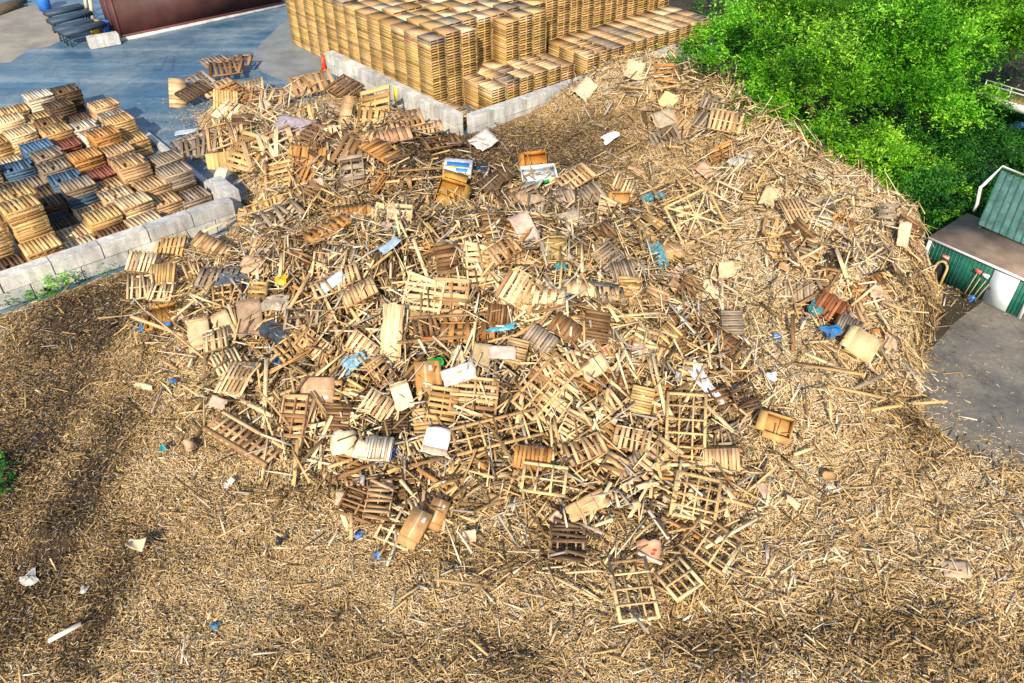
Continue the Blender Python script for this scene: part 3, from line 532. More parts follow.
frame_item('toppled square crate frame with missing boards beneath the flattened carton','toppled dark frame',567,549,88,34,36,(.36,.27,.18),10,0,(1,3),False,.25)
# ------------------------------------------------------------------ pallets read off the photograph
HP=[ # u,v,angle,kind,tone,w,h,tau,side
(247,448,-33,'long','tan',84,32,5,0),(402,534,-18,'lattice','pale',38,38,10,0),(384,456,-8,'dense','white',28,25,22,0),(523,296,-28,'slat','pale',42,36,32,0),
(520,296,-28,'broken','tan',40,32,28,0),(378,407,-28,'slat','pale',32,26,32,0),(225,350,15,'slat','cream',26,22,20,0),(228,371,20,'slat','cream',28,22,22,0),(250,388,0,'block','pale',30,38,22,0),
(180,253,0,'slat','honey',30,22,42,0),(150,270,-8,'slat','pale',28,22,35,0),(144,295,12,'slat','pale',28,24,30,0),(172,280,4,'dense','honey',26,22,35,0),(194,279,10,'slat','tan',22,20,30,0),(168,298,-5,'broken','pale',24,20,25,0),
(222,256,-25,'dense','tan',38,18,22,0),(226,285,-3,'slat','grey',40,22,22,0),(273,255,-3,'block','tan',32,26,30,0),(270,215,15,'skid','honey',40,24,45,0),(248,225,80,'dense','honey',30,16,55,0),(295,222,-45,'slat','pale',36,20,30,0),(283,228,20,'broken','grey',46,20,15,0),
(287,207,12,'slat','honey',24,24,48,0),(350,211,8,'block','honey',28,18,35,0),(330,241,22,'slat','orange',46,12,20,0),(355,223,4,'dense','orange',42,12,15,0),(310,205,60,'slat','brown',26,22,40,0),
(225,108,-4,'dense','honey',26,28,60,0),(178,100,88,'solid','pale',30,18,30,0),(200,92,28,'slat','grey',32,18,15,0),(196,102,20,'dense','dark',30,16,12,0),(228,78,10,'broken','brown',34,16,15,0),(221,97,15,'slat','tan',34,14,12,0),
(226,165,4,'solid','honey',30,26,50,0),(205,155,20,'slat','grey',40,22,15,0),(230,140,20,'slat','tan',40,24,20,0),(258,95,10,'block','pale',24,14,30,0),(270,105,0,'broken','tan',34,18,25,0),(275,155,20,'slat','pale',58,28,12,0),(285,152,18,'broken','pale',40,26,18,0),
(258,122,-30,'lattice','pale',28,22,20,0),(282,128,-25,'lattice','pale',26,20,20,0),(190,150,30,'broken','grey',30,16,20,0),(315,92,16,'slat','tan',48,22,18,0),(350,98,-28,'slat','brown',40,26,15,0),(367,124,-3,'block','honey',40,26,45,0),(330,121,70,'skid','grey',26,18,50,0),(350,125,80,'solid','tan',50,10,40,0),
(405,125,5,'block','tan',36,18,30,0),(392,145,12,'dense','peach',42,14,25,0),(360,145,5,'broken','tan',40,12,20,0),(240,70,5,'broken','brown',30,12,15,0),(300,95,30,'broken','tan',34,16,20,0),(215,72,15,'slat','grey',26,12,12,0),
(405,225,85,'slat','pale',40,26,50,0),(385,225,80,'broken','cream',36,26,50,0),(350,282,18,'slat','tan',34,16,22,0),(366,300,25,'dense','tan',36,18,22,0),(330,296,15,'broken','pale',34,18,20,0),(448,265,95,'dense','brown',38,24,40,0),(468,255,110,'lattice','pale',34,24,35,0),(480,270,95,'broken','pale',44,34,35,0),
(372,352,-30,'slat','pale',40,22,30,0),(430,300,80,'broken','pale',40,40,35,0),(455,300,85,'skid','tan',44,36,35,0),(500,317,-2,'dense','brown',26,10,25,0),(545,345,-30,'dense','grey',30,16,25,0),(592,330,78,'dense','brown',30,26,35,0),(563,333,-35,'solid','brown',32,14,30,0),
(475,400,75,'skid','tan',40,50,25,0),(440,408,80,'slat','honey',40,30,30,0),(560,370,20,'block','pale',36,26,30,0),(542,380,50,'skid','tan',46,26,32,0),(556,404,52,'skid','pale',46,28,30,0),(520,352,75,'dense','tan',20,20,30,0),(533,460,-10,'dense','orange',38,18,25,0),
(630,439,-14,'slat','pale',38,24,28,0),(640,402,80,'dense','honey',26,18,40,0),(655,465,55,'broken','pale',46,30,20,0),(628,294,88,'dense','honey',30,24,45,0),(603,265,-45,'slat','grey',24,24,40,0),(618,280,10,'dense','grey',24,16,25,0),(606,220,80,'broken','pale',30,24,35,0),(620,190,-30,'slat','pale',24,18,30,0),
(585,205,25,'dense','grey',34,20,28,0),(575,188,30,'slat','tan',34,20,28,0),(565,205,30,'dense','grey',28,18,20,0),(540,305,-3,'slat','pale',58,8,10,0),(590,300,-5,'solid','pale',56,8,12,0),(605,310,-8,'broken','grey',28,14,15,0),
(727,331,-78,'dense','grey',24,22,28,0),(744,405,-62,'slat','dark',26,24,22,0),(718,405,-60,'broken','brown',30,20,25,0),(720,350,-35,'broken','brown',40,20,20,0),(700,335,-40,'skid','brown',40,16,20,0),(716,460,3,'dense','tan',36,20,25,0),
(826,312,-32,'dense','rust',34,26,28,0),(843,335,-25,'dense','grey',26,22,25,0),(793,220,2,'slat','tan',26,30,28,0),(712,110,-20,'slat','grey',24,16,35,0),(724,130,-12,'slat','tan',34,22,25,0),(657,60,55,'dense','grey',22,16,35,0),(884,226,82,'slat','grey',42,12,55,0),(806,262,60,'broken','tan',34,24,22,0),
(660,66,40,'broken','pale',26,14,35,0),(568,549,85,'broken','dark',38,36,10,0),(362,515,60,'skid','brown',30,40,15,0),(380,510,80,'broken','tan',36,26,20,0),(335,400,88,'broken','honey',34,20,35,0),(305,420,80,'skid','tan',44,26,30,0),(345,420,85,'dense','brown',26,24,35,0),
(440,150,10,'broken','brown',36,14,15,0),(390,190,5,'broken','brown',50,12,15,0),(430,135,12,'broken','tan',30,12,15,0),(310,250,10,'broken','brown',36,20,25,0),(345,258,-5,'skid','grey',34,18,28,0),(300,270,70,'broken','brown',30,22,30,0),(265,300,85,'slat','honey',30,16,35,0),
(490,430,65,'slat','honey',30,18,30,0),(570,430,60,'broken','pale',34,26,28,0),(600,410,35,'broken','pale',40,24,25,0),(640,350,80,'broken','pale',40,26,30,0),(680,300,60,'broken','brown',34,18,25,0),(690,380,80,'broken','pale',36,26,28,0),(580,455,20,'broken','tan',40,20,25,0),(610,480,60,'broken','tan',44,24,20,0),
(470,335,5,'broken','orange',56,14,20,0),(430,330,15,'broken','brown',36,20,28,0),(390,380,-50,'broken','tan',36,22,28,0),(355,395,70,'broken','honey',36,22,30,0),(300,350,40,'broken','honey',40,22,25,0),(320,350,-40,'skid','tan',36,24,28,0),(310,325,10,'broken','grey',36,20,25,0),
(640,240,40,'broken','honey',40,24,30,0),(590,245,30,'broken','brown',36,20,28,0),(500,215,40,'broken','brown',40,18,30,0),(495,190,35,'dense','dark',36,16,22,0),(500,260,30,'broken','tan',36,22,28,0),(520,265,-5,'broken','orange',34,18,28,0),(650,310,70,'broken','tan',36,24,28,0),(660,345,45,'skid','honey',34,22,28,0)]
k_card=lambda n:n.startswith('card')
used=[]
for q in HP:
    u,v,an,k,t,w_,h_,tau,sd=q; put_pallet(u,v,an+rng.normal(0,3),'broken' if k=='slat' and rng.random()<.3 else k,t,w_*.95,h_*.95,tau+rng.normal(0,6),rng.normal(0,10),(.3 if tau>9 else .1)+.32*rng.random()+(.1 if k in('slat','dense') else 0)); used.append((u,v))
for _ in range(4000):
    if len(used)>=141+112: break
    g=[(450,300,120,80),(300,300,90,60),(600,320,90,80),(640,430,80,60),(400,440,70,50),(330,170,60,30),(520,220,80,30),(300,135,70,35),(270,165,50,30),(370,140,40,25),(235,105,40,25),(310,120,60,30),(700,130,50,50),(800,240,60,60),(660,90,40,25),(860,300,40,50)][rng.integers(16)]; u=g[0]+rng.normal(0,g[2]*.7); v=g[1]+rng.normal(0,g[3]*.65); p=at(u,v,1.)
    if inpile(p[0:1],p[1:2])[0]<.4 and not(195<u<430 and 75<v<200) and u<640 or sdist(p[0:1],p[1:2])[0]<.6 or min((u-a)**2+(v-b)**2 for a,b in used)<250: continue
    put_pallet(u,v,rng.uniform(0,180),rng.choice(['slat','dense','block','slat','skid','dense'] if v<200 and u<430 else ['broken','skid','broken','lattice','slat','dense','block']),rng.choice(['tan','brown','pale','grey','orange','dark','brown','honey']),rng.uniform(28,42)*(1.1 if v<200 and u<430 else .9),rng.uniform(20,32),rng.uniform(0,55),rng.normal(0,20),rng.uniform(.15,.6) if v<200 and u<430 else rng.uniform(-.08,.12) if u>640 else rng.uniform(-.02,.35)); used.append((u,v))
# small scraps of card and plastic
for nm,cat,cnt_,cols,szr in (('cardboard_scrap','cardboard scrap',52,[('peach','salmon'),((.5,.3,.14),'brown'),((.7,.55,.36),'cream'),((.55,.4,.3),'pinkish tan')],(9,17)),('plastic_scrap','plastic scrap',34,[((.8,.8,.8),'white'),((.05,.2,.5),'blue'),((.05,.3,.35),'teal'),((.4,.42,.45),'grey'),((.04,.04,.05),'black'),((.8,.78,.72),'off-white')],(5,10))):
    k=0
    for _ in range(3000):
        if k>=cnt_: break
        u=rng.uniform(130,890); v=rng.uniform(110,560); p=at(u,v,.8)
        if rng.random()>inpile(p[0:1],p[1:2])[0]+(.3 if u>620 and v<380 else .06) or sdist(p[0:1],p[1:2])[0]<.5: continue
        c,wd=cols[rng.integers(len(cols))]; p,x,y,n,sx,sy=surf(u,v,rng.uniform(0,180),rng.uniform(5,45),rng.normal(0,15),rng.uniform(.2,.55)); W_,H_=rng.uniform(*szr)*sx,rng.uniform(*szr)*.8*sy
        o=link(nm,panel_mesh(nm,W_,H_,.012,OBJ if k_card(nm) else FILM,.15,jag=.035),None,mat4(p,x,y,n)); colr(o,c); add_auto(o,u,v,('small '+wd+' '+cat,''),cat,'scraps of card and plastic in the heap'); k+=1
# ------------------------------------------------------------------ loose boards one could pick out
HB=[(286,430,97,70,'pale'),(268,395,88,60,'cream'),(305,440,75,60,'honey'),(318,415,80,55,'pale'),(300,465,85,45,'honey'),(292,400,100,50,'tan'),(328,440,65,50,'pale'),(340,425,15,46,'pale'),(310,430,70,58,'tan'),(352,327,42,66,'cream'),(395,318,65,60,'cream'),
(180,352,-40,90,'tan'),(420,265,-70,40,'cream'),(402,235,-78,50,'cream'),(392,222,95,36,'cream'),(412,225,-85,40,'pale'),(640,262,-75,52,'cream'),(575,268,90,30,'pale'),(425,385,60,30,'pale'),(490,390,82,40,'cream'),(520,412,80,40,'pale'),(612,370,50,44,'pale'),(590,345,-55,40,'pale'),
(625,360,-65,44,'cream'),(655,390,-78,60,'pale'),(640,345,75,34,'cream'),(650,355,95,36,'cream'),(675,330,-50,40,'palegrey'),(690,470,0,70,'cream'),(665,480,12,66,'pale'),(660,460,-88,50,'pale'),(712,420,-45,50,'cream'),(735,410,-40,46,'tan'),(640,500,60,56,'pale'),(620,490,50,60,'pale'),
(605,505,60,46,'cream'),(700,520,-80,36,'cream'),(645,565,-25,26,'white'),(655,528,-55,34,'palegrey'),(678,535,-30,46,'orange'),(730,545,30,60,'cream'),(740,505,-15,46,'honey'),(425,505,85,30,'tan'),(410,495,-50,30,'cream'),(355,530,90,26,'tan'),(360,475,20,36,'brown'),(470,465,30,44,'honey'),
(220,235,25,40,'pale'),(165,330,-20,60,'tan'),(75,636,28,36,'palegrey'),(140,200,30,20,'tan'),(455,325,3,90,'brown'),(470,338,2,96,'rust'),(440,345,5,80,'brown'),(500,330,8,90,'dark'),(520,340,12,60,'tan'),(560,318,10,60,'brown'),(410,175,4,90,'brown'),(390,180,2,70,'grey'),(420,185,6,80,'tan'),
(500,200,42,56,'cream'),(490,205,50,46,'brown'),(505,190,38,50,'dark'),(460,190,-65,34,'white'),(715,200,-30,60,'pale'),(740,195,-25,50,'pale'),(760,245,15,60,'honey'),(770,258,-50,36,'pale'),(790,270,-55,40,'tan'),(835,340,20,50,'brown'),(668,92,10,28,'honey'),(640,92,-8,44,'tan'),(700,82,-20,36,'pale'),
(705,90,10,26,'orange'),(690,70,-30,24,'pale'),(860,300,40,40,'pale'),(870,320,15,60,'pale'),(840,270,-70,30,'cream'),(880,360,-60,40,'grey'),(905,385,-55,36,'palegrey'),(850,395,-12,60,'honey'),(830,382,-10,70,'honey'),(800,300,30,50,'brown'),(330,262,35,50,'pale'),(300,300,60,50,'tan'),
(240,325,-70,36,'pale'),(205,300,45,40,'honey'),(196,315,40,40,'pale'),(270,310,-65,40,'honey'),(345,345,-70,36,'tan'),(365,345,60,44,'honey'),(310,385,35,50,'honey'),(295,372,30,46,'orange'),(330,370,40,40,'pale'),(350,195,20,46,'tan'),(380,160,30,40,'pale'),(340,175,60,40,'pale'),(360,165,80,36,'pale'),(330,165,95,34,'cream'),(315,160,60,40,'tan'),(290,175,10,50,'grey'),(300,190,-10,44,'grey')]
def board_mesh(l,w_,t): 
    return boxes_mesh('loose_board',[(0,0,t/2)],None,[(l,w_,t)],[rng.uniform(.45,.9)],WOOD,taper=np.array([rng.choice([1,1,.85,.5])]))
BWORD={'pale':'pale','cream':'cream','honey':'golden','tan':'tan','orange':'orange-brown','brown':'brown','rust':'rusty brown','dark':'dark','grey':'grey','palegrey':'pale grey','white':'white'}
def put_board(u,v,an,l,tone,tau=None,lift=None):
    p,x,y,n,sx,sy=surf(u,v,an,rng.uniform(5,40) if tau is None else tau,rng.normal(0,12),rng.uniform(.3,.65) if lift is None else lift)
    L=min(max(l*sx,.5),3.2); w_=rng.uniform(.08,.13) if L<2 else rng.uniform(.07,.11); o=link('loose_board',board_mesh(L,w_,rng.uniform(.02,.035)),None,mat4(p,x,y,n)); colr(o,tone,.12)
    add_auto(o,u,v,(('long ' if L>1.7 else 'short ' if L<.95 else '')+BWORD[tone]+' board',''),'board','loose boards strewn over the heap')
for u,v,an,l,t in HB: put_board(u,v,an,l,t)
cand=[]; tries=0
REG=[(450,310,130,95),(300,330,80,80),(610,350,100,100),(660,470,70,60),(400,450,70,50),(330,190,70,40),(760,250,60,70),(850,330,60,60),(560,220,80,40),(260,150,50,40)]
while len(cand)<300-len(HB) and tries<20000:
    tries+=1; g=REG[rng.integers(len(REG))]; u=g[0]+rng.normal(0,g[2]*.6); v=g[1]+rng.normal(0,g[3]*.55)
    p=at(u,v,.5)
    if not(130<u<900 and 75<v<600) or sdist(p[0:1],p[1:2])[0]<.5 or inpile(p[0:1],p[1:2])[0]<.22 and u<780: continue
    if any((u-a)**2+(v-b)**2<120 for a,b in cand): continue
    cand.append((u,v)); put_board(u,v,rng.uniform(0,180),rng.uniform(18,52),rng.choice(['pale','cream','honey','tan','tan','pale','orange','brown','grey','honey']),lift=rng.uniform(.15,.5))
# ------------------------------------------------------------------ concrete block walls
def block_mesh(l,d,h):
    bm=bmesh_box(l,d,h); return bm
import bmesh
def bmesh_box(l,d,h,bev=.025):
    bm=bmesh.new(); bmesh.ops.create_cube(bm,size=1,matrix=Matrix.Diagonal((l,d,h,1))); bmesh.ops.bevel(bm,geom=bm.edges[:],offset=bev,segments=2,affect='EDGES')
    me=bpy.data.meshes.new('concrete_block'); bm.to_mesh(me); bm.free(); a=me.attributes.new('tone','FLOAT','FACE'); a.data.foreach_set('value',np.full(len(me.polygons),rng.random(),np.float32)); me.materials.append(CONC); return me
def wall(label,start,axis,n,courses=2,l=1.83,stain=None,group='concrete block walls of the yard'):
    yaw=math.atan2(axis[1],axis[0]); r=empty('block_wall',yawm(start,yaw))
    for c in range(courses):
        off=0 if c==0 else -.0
        sh=.9 if c%2==0 else 0.; k=0; x=0.; end=n*l
        while x<end-.05:
            ln=min(l if not(x==0 and sh) else sh,end-x)
            o=link('concrete_block',bmesh_box(ln-.025,.6+rng.normal(0,.008),.592),r); o.location=(x+ln/2,rng.normal(0,.018),.3+.6*c); o.rotation_euler=(0,0,rng.normal(0,.006)); x+=ln
    tag(r,label,'wall',group); return r
w1=wall('long grey concrete block wall with weeds at its foot, holding back mixed pallet stacks',AB(30.75,-9.3),B,11)
w2=wall('short return of concrete blocks closing the end of the mixed stack bay',AB(31.2,11.15),A,1)
w3=wall('white-faced concrete block wall with a yellow paint mark beside the golden stacks',AB(31.35,23.65),A,7)
me=bm_boxes('paint_mark',[(5.35,.309,.75,.28,.006,.85)],m_plain('yellow_paint',(.75,.72,.03),.6,.2)); q=link('paint_mark',me,w3)
w4=wall('concrete block wall running from the corner into the shredded wood mound',AB(30.9,24.0),B,9)
# low kerb of blocks on the right of the bay
w5=empty('block_kerb',yawm(AB(33.2,11.3),math.atan2(A[1],A[0]))); tag(w5,'low bluish line of kerb blocks edging the mixed stack bay','kerb')
for k in range(6):
    o=link('kerb_block',bmesh_box(1.5,.3,.3),w5); o.location=(.76+1.52*k,0,.15)
# ------------------------------------------------------------------ pallet stacks
BULK=[]; ORD=['topmost','second from top','third from top','fourth from top','fifth from top','sixth from top']
def stack(a,b,n,tone,name,yaw=None,ind=1,swap=False,group='stacked pallets in the yard bays',lean=.0,loose=.02,pt='stacked'):
    yaw=YAW_B+(math.pi/2 if swap else 0)+rng.normal(0,.02) if yaw is None else yaw
    dx,dy=rng.normal(0,lean,2)
    for k in range(n):
        c=AB(a,b,.002+.1425*k)+np.array((dx*k+rng.normal(0,loose),dy*k+rng.normal(0,loose),0)); M=Matrix.Diagonal((1,1,1,1)) if False else yawm(c,yaw+rng.normal(0,.003 if loose<.01 else .018)); d=n-1-k; M=M@Matrix.Diagonal((1.08,1.1,1.,1.)) if loose>.02 else M
        tn=tone if isinstance(tone,str) else tone[min(d*len(tone)//n,len(tone)-1)] if k<n-1 else tone[0]
        if d<ind:
            o=pallet(pt,M,tn,parts=(d==0)); tag(o,f'{TONEWORD[tn]} pallet, {ORD[d]} of {name}','pallet',group)
        else: BULK.append((M,tn))
# mixed bay behind the grey wall: rows run back along A, columns leftwards along -B
rows=[ # (a, first b, [(n,tone),...]) 
 (32.0,10.2,[(2,'grey'),(3,'honey'),(6,('pale','brown')),(5,'brown'),(5,('pale','blue','brown')),(9,'honey'),(6,'dark'),(6,'dark')]),
 (33.4,10.2,[(6,('grey','grey','blue')),(5,'tan'),(8,('pale','brown')),(6,'honey'),(4,'pale'),(15,'honey'),(16,'honey'),(9,'grey')]),
 (34.8,10.2,[(8,('grey','dark')),(9,('tan','honey')),(9,'pale'),(8,('pale','honey')),(3,'dark'),(15,'honey'),(17,'honey')]),
 (36.2,10.2,[(6,'grey'),(10,('tan','honey')),(9,('tan','honey')),(9,('grey','blue','tan')),(5,('dark','blue')),(7,'brown'),(11,'tan')]),
 (37.6,10.2,[(3,'dark'),(9,('tan','honey')),(9,('red','orange')),(9,('blue','grey')),(7,'dark'),(6,'dark'),(8,'grey')]),
 (39.0,10.2,[(0,''),(8,('tan','honey')),(10,('orange','honey')),(8,'grey'),(8,'grey'),(6,'brown')]),
 (40.4,10.2,[(9,('honey','honey')),(9,('orange','honey')),(8,('brown','grey')),(9,'grey'),(5,('blue','dark')),(7,'pale')]),
 (41.8,10.2,[(10,'honey'),(8,('white','grey')),(5,('red','dark')),(8,('blue','grey')),(8,'pale')]),
 (43.2,10.2,[(6,('palegrey','grey')),(9,('white','honey')),(7,('honey','dark')),(8,'pale')]),
 (44.6,10.2,[(6,('tan','tan')),(5,'dark'),(9,('brown','honey')),(8,('pale','honey')),(7,'honey')]),
 (46.2,10.0,[(2,'tan'),(9,'dark'),(9,('honey','dark')),(8,('pale','blue'))]),
 (47.7,9.4,[(9,('dark','dark')),(9,('white','tan')),(8,'honey')])]
TONEWORD.setdefault('palegrey','pale grey')
RN=['front row','second row','third row','fourth row','fifth row','sixth row','seventh row','eighth row','ninth row','tenth row','eleventh row','back row']
CN=['first','second','third','fourth','fifth','sixth','seventh','eighth']
for ri,(a,b0,cells) in enumerate(rows):
    for ci,(n,t) in enumerate(cells):
        if not n: continue
        if ri>0 and n>4: n=max(3,n+int(rng.integers(-4,4)))
        b=b0-1.32*ci+rng.normal(0,.07); u,v=px(AB(a,b,n*.14))
        if u<-25: continue
        ind=1
        if ri==0: ind=min(n,2)
        stack(a+rng.normal(0,.05),b,n,t,f'the {CN[ci]} stack from the bay end, {RN[ri]}',ind=ind,group='pallets stacked in the mixed bay',lean=.004,loose=.022,pt=random.choice(['stacked','dense','dense','stacked']))
# golden stacks behind the white wall
cells=[]
def upper():
    k=0
    for i in range(18):
        for j in range(22):
            a=32.62+1.22*i; b=24.85+1.04*j
            if a>50.5: continue
            n=0
            if j<=8: n=([4,0,11,12,12,12,12,11,0][j] if i==0 else [4,0,11,12,12,12,12,11,0][j] if i==1 else (29 if j<=2 else 11 if j<=4 else 28 if j<=7 else 0) if i==2 else 29)
            else: n=(12 if i<=2 else 30) if j<20 else 0
            if i==1 and j in(3,4): n=11
            if not n: continue
            if i>5 and j>1 : 
                if i>9 and j>3 and j<9: continue
                if i>5 and j>8: continue
            n+=int(rng.integers(-1,1)) if n>20 else 0
            cells.append((a,b,n,i,j))
upper()
AW=['front','second','third','fourth','fifth','sixth','seventh','eighth','ninth','tenth','eleventh','twelfth','thirteenth','fourteenth','fifteenth','sixteenth','seventeenth','eighteenth','nineteenth','twentieth','twenty-first','twenty-second']
cnt=0
for a,b,n,i,j in cells:
    u,v=px(AB(a,b,n*.1425)); inview=-5<v and 290<u<700 and cnt<34
    t=None; top=random.choice(['honey','tan','tan','pale','pale','grey']); 
    stack(a,b,n,(top,)+tuple(random.choice(['gold','gold','honey','gold','tan','gold']) for _ in range(4 if n<12 else 24)),f'the {AW[i]}-rank golden stack, {AW[j]} along from the white wall',ind=1 if inview else 0,group='pallets topping the golden stacks',lean=.0003,loose=.004,pt='dense',swap=True); cnt+=inview
# all lower pallets: past what one can count, one object per rule
def bulk(name,items,label):
    base=[(0,0,.131,1.2,1.02,.02),(0,-.485,.07,1.18,.04,.1),(0,0,.07,1.18,.04,.1),(0,.485,.07,1.18,.04,.1)]+[(x,0,.01,.13,1.02,.018) for x in(-.53,0,.53)]
    C=[];R=[];S=[];T=[];K=[]
    for M,t in items:
        m=np.array(M); 
        for q in base:
            C.append(m[:3,:3]@np.array(q[:3])+m[:3,3]); R.append(m[:3,:3]); S.append(q[3:6]); T.append(rng.random()); K.append(PAL[t])
    me=boxes_mesh(name,C,np.array(R),S,T,WOODB); ca=me.attributes.new('board_colour','FLOAT_COLOR','FACE')
    k=np.repeat(np.concatenate([np.array(K),np.ones((len(K),1))],1),6,0); ca.data.foreach_set('color',k.astype(np.float32).ravel()); tag(link(name,me),label,None,None,'stuff')
WOODB=WOOD.copy(); WOODB.name='stack_wood'; nb=WOODB.node_tree; oi=[n for n in nb.nodes if n.type=='OBJECT_INFO'][0]; aa=nb.nodes.new('ShaderNodeAttribute'); aa.attribute_name='board_colour'
for l in list(oi.outputs['Color'].links): nb.links.new(aa.outputs['Color'],l.to_socket)
bulk('stacked_pallets',BULK,'hundreds of golden and grey pallets lower down in the yard stacks')
# ------------------------------------------------------------------ trees and plants
LEAF=[m_leaf('leaf_bright',[(0,(.006,.035,.004)),(.4,(.07,.32,.012)),(.72,(.22,.62,.025)),(1,(.44,.88,.07))]),m_leaf('leaf_yellowish',[(0,(.012,.05,.006)),(.4,(.11,.34,.014)),(.72,(.24,.60,.025)),(1,(.48,.82,.07))]),m_leaf('leaf_deep',[(0,(.008,.04,.008)),(.5,(.022,.14,.016)),(1,(.10,.36,.035))])]
def leaves(name,cen,rad,n,mat,size,clumps,seed,spread=.2):
    # twigs carrying small leaves, gathered in uneven boughs
    g=np.random.default_rng(seed); d=g.normal(0,1,(clumps,3)); d/=np.linalg.norm(d,axis=1)[:,None]; d[:,2]=np.abs(d[:,2])*.95-.3*(g.random(clumps)<.4)
    cc=d*g.uniform(.45,1.2,(clumps,1))*np.array(rad); cs=g.uniform(.5,1.6,clumps); ct=g.normal(0,.25,clumps)
    per=8; m=max(n//per,4); k=g.integers(0,clumps,m); p0=cc[k]+g.normal(0,1,(m,3))*cs[k][:,None]*spread*np.array(rad)*np.array((1,1,.9))
    dr=g.normal(0,.6,(m,3))+d[k]*.8+np.array((0,0,.35)); dr/=np.linalg.norm(dr,axis=1)[:,None]; ln=size*g.uniform(1.6,3.6,m); tt=g.normal(0,.12,m)
    t=(np.arange(per)+.5)/per; p=(p0[:,None,:]+dr[:,None,:]*(ln[:,None]*t)[:,:,None]).reshape(-1,3); nn=m*per; kk=np.repeat(k,per)
    yaw=np.repeat(np.arctan2(dr[:,1],dr[:,0]),per)+np.where(np.arange(nn)%2,1,-1)*g.uniform(.5,1.2,nn); R=rot(yaw,g.normal(-.1,.45,nn),g.normal(0,.5,nn)); s_=size*g.uniform(.55,1.15,nn)*np.tile(1.15-.5*t,m)
    q=np.array([(0,0,0),(.45,-.2,.05),(1,0,-.06),(.45,.2,.05)]); V=(np.einsum('nij,kj->nki',R,q)*s_[:,None,None]+p[:,None,:]).reshape(-1,3)
    tone=.42+ct[kk]+np.repeat(tt,per)+g.normal(0,.1,nn)+np.tile(.22*t,m)
    return mesh_from(name,V+np.array(cen),np.arange(4*nn).reshape(nn,4),mat,tone=np.clip(tone,0,1))
def tree(name,label,cat,base,hgt,rad,n,mat,seed,size=.2,clumps=60,group=None,cz=None,spread=.2):
    r=empty(name,yawm(base)); g=np.random.default_rng(seed); cz=cz or hgt-rad[2]*.85
    tr=link('trunk',tube_mesh('trunk',[(0,0,-.1),(.05*hgt*.3,.03,hgt*.3),(-.03*hgt*.4,.05,hgt*.6),(0,0,cz+rad[2]*.2)],.035*hgt,BARK,8,.012*hgt),r)
    for k in range(6):
        t=2*math.pi*k/6+g.uniform(-.4,.4); z0=hgt*g.uniform(.25,.55); e=(math.cos(t)*rad[0]*.65,math.sin(t)*rad[1]*.65,cz+rad[2]*g.uniform(-.2,.45))
        link('limb',tube_mesh('limb',[(0,0,z0),(e[0]*.5,e[1]*.5,(z0+e[2])/2+.15),e],.014*hgt,BARK,6,.004*hgt),r)
    link('crown',leaves('crown',(0,0,cz),rad,n,mat,size,clumps,seed,spread),r); tag(r,label,cat,group); return r
T=[ # u,v of crown centre, crown height z, rad, leaf, label
 (738,62,2.6,(2.6,2.6,2.5),0,'bright green bushy tree overhanging the mound beside the golden stacks'),
 (762,118,1.6,(1.8,1.8,1.6),0,'low bright green tree at the mound edge, in front of the bushy tree'),
 (800,22,4.0,(3.0,3.0,2.8),1,'yellow-green tree at the back of the grove above the dark gap'),
 (815,95,2.8,(2.6,2.6,2.6),1,'broad yellow-green tree in the middle of the grove'),
 (838,160,1.4,(2.4,1.8,1.5),1,'yellowish low tree spreading over the edge of shredded wood'),
 (905,62,3.6,(3.4,3.2,3.1),0,'largest vivid green tree of the grove, right of a dark gap'),
 (880,8,4.5,(2.8,2.8,2.8),0,'vivid green tree cropped by the picture top behind the largest tree'),
 (928,105,2.4,(2.5,2.3,2.0),0,'vivid green tree leaning toward the footbridge'),
 (880,168,1.2,(1.8,1.5,1.3),1,'small olive-green tree between the grove and the shrubs'),
 (985,12,5.0,(3.0,3.0,2.6),1,'tall yellow-green tree behind the footbridge'),
 (948,52,3.4,(2.4,2.2,2.0),0,'dense green tree growing against the end of the footbridge'),
 (1052,36,4.4,(2.4,2.4,2.0),1,'yellow-green tree cut by the frame beyond the footbridge rail')]
for k,(u,v,z,rad,mi,lb) in enumerate(T):
    c=at(u,v,z); n=int(9500*rad[0]*rad[1]/4); tree('broadleaf_tree',lb,'tree',(c[0],c[1],-.02),z+rad[2]*.85,rad,n,LEAF[mi],100+k,.23,int(8.5*rad[0]*rad[1]),group='trees in the grove',cz=z,spread=.12)
SH=[(940,203,.7,(1.7,1.3,1.1),2,'deep green drooping shrub in front of the teal roof'),(912,222,.5,(1.0,.8,.9),2,'dark green shrub between the mound edge and the shed'),(965,215,.5,(1.2,1.,.9),0,'bright green shrub pressing against the shed roof'),(915,185,.7,(1.3,1.1,1.1),1,'olive shrub under the grove beside the dark hollow'),(935,248,.3,(.5,.5,.6),2,'little dark shrub at the shed corner'),(955,165,.6,(1.5,1.2,1.0),2,'dark shrub in the shade under the leaning tree'),(985,190,.5,(1.2,1.,.9),2,'dark shrub between the shaded hollow and the white pipe'),(1000,125,.5,(1.6,1.,.8),2,'dark shrub below the footbridge beam'),(925,150,.8,(1.6,1.4,1.3),2,'dark shrub filling the gap below the leaning tree'),(985,222,.5,(.9,.7,.8),2,'small dark shrub wedged beside the pipe foot'),(1003,146,.4,(1.3,.9,.8),2,'dark shrub in the hollow beside the blue sheet'),(966,140,.5,(1.3,1.1,1.),2,'dark shrub at the lip of the shaded hollow'),(1022,168,.3,(1.,.8,.7),2,'low dark shrub behind the teal roof ridge'),(868,188,.5,(1.3,.9,.9),1,'dry yellowish shrub at the lowest edge of the grove')]  # dark shrubs around the hollow added to stand in for its shade
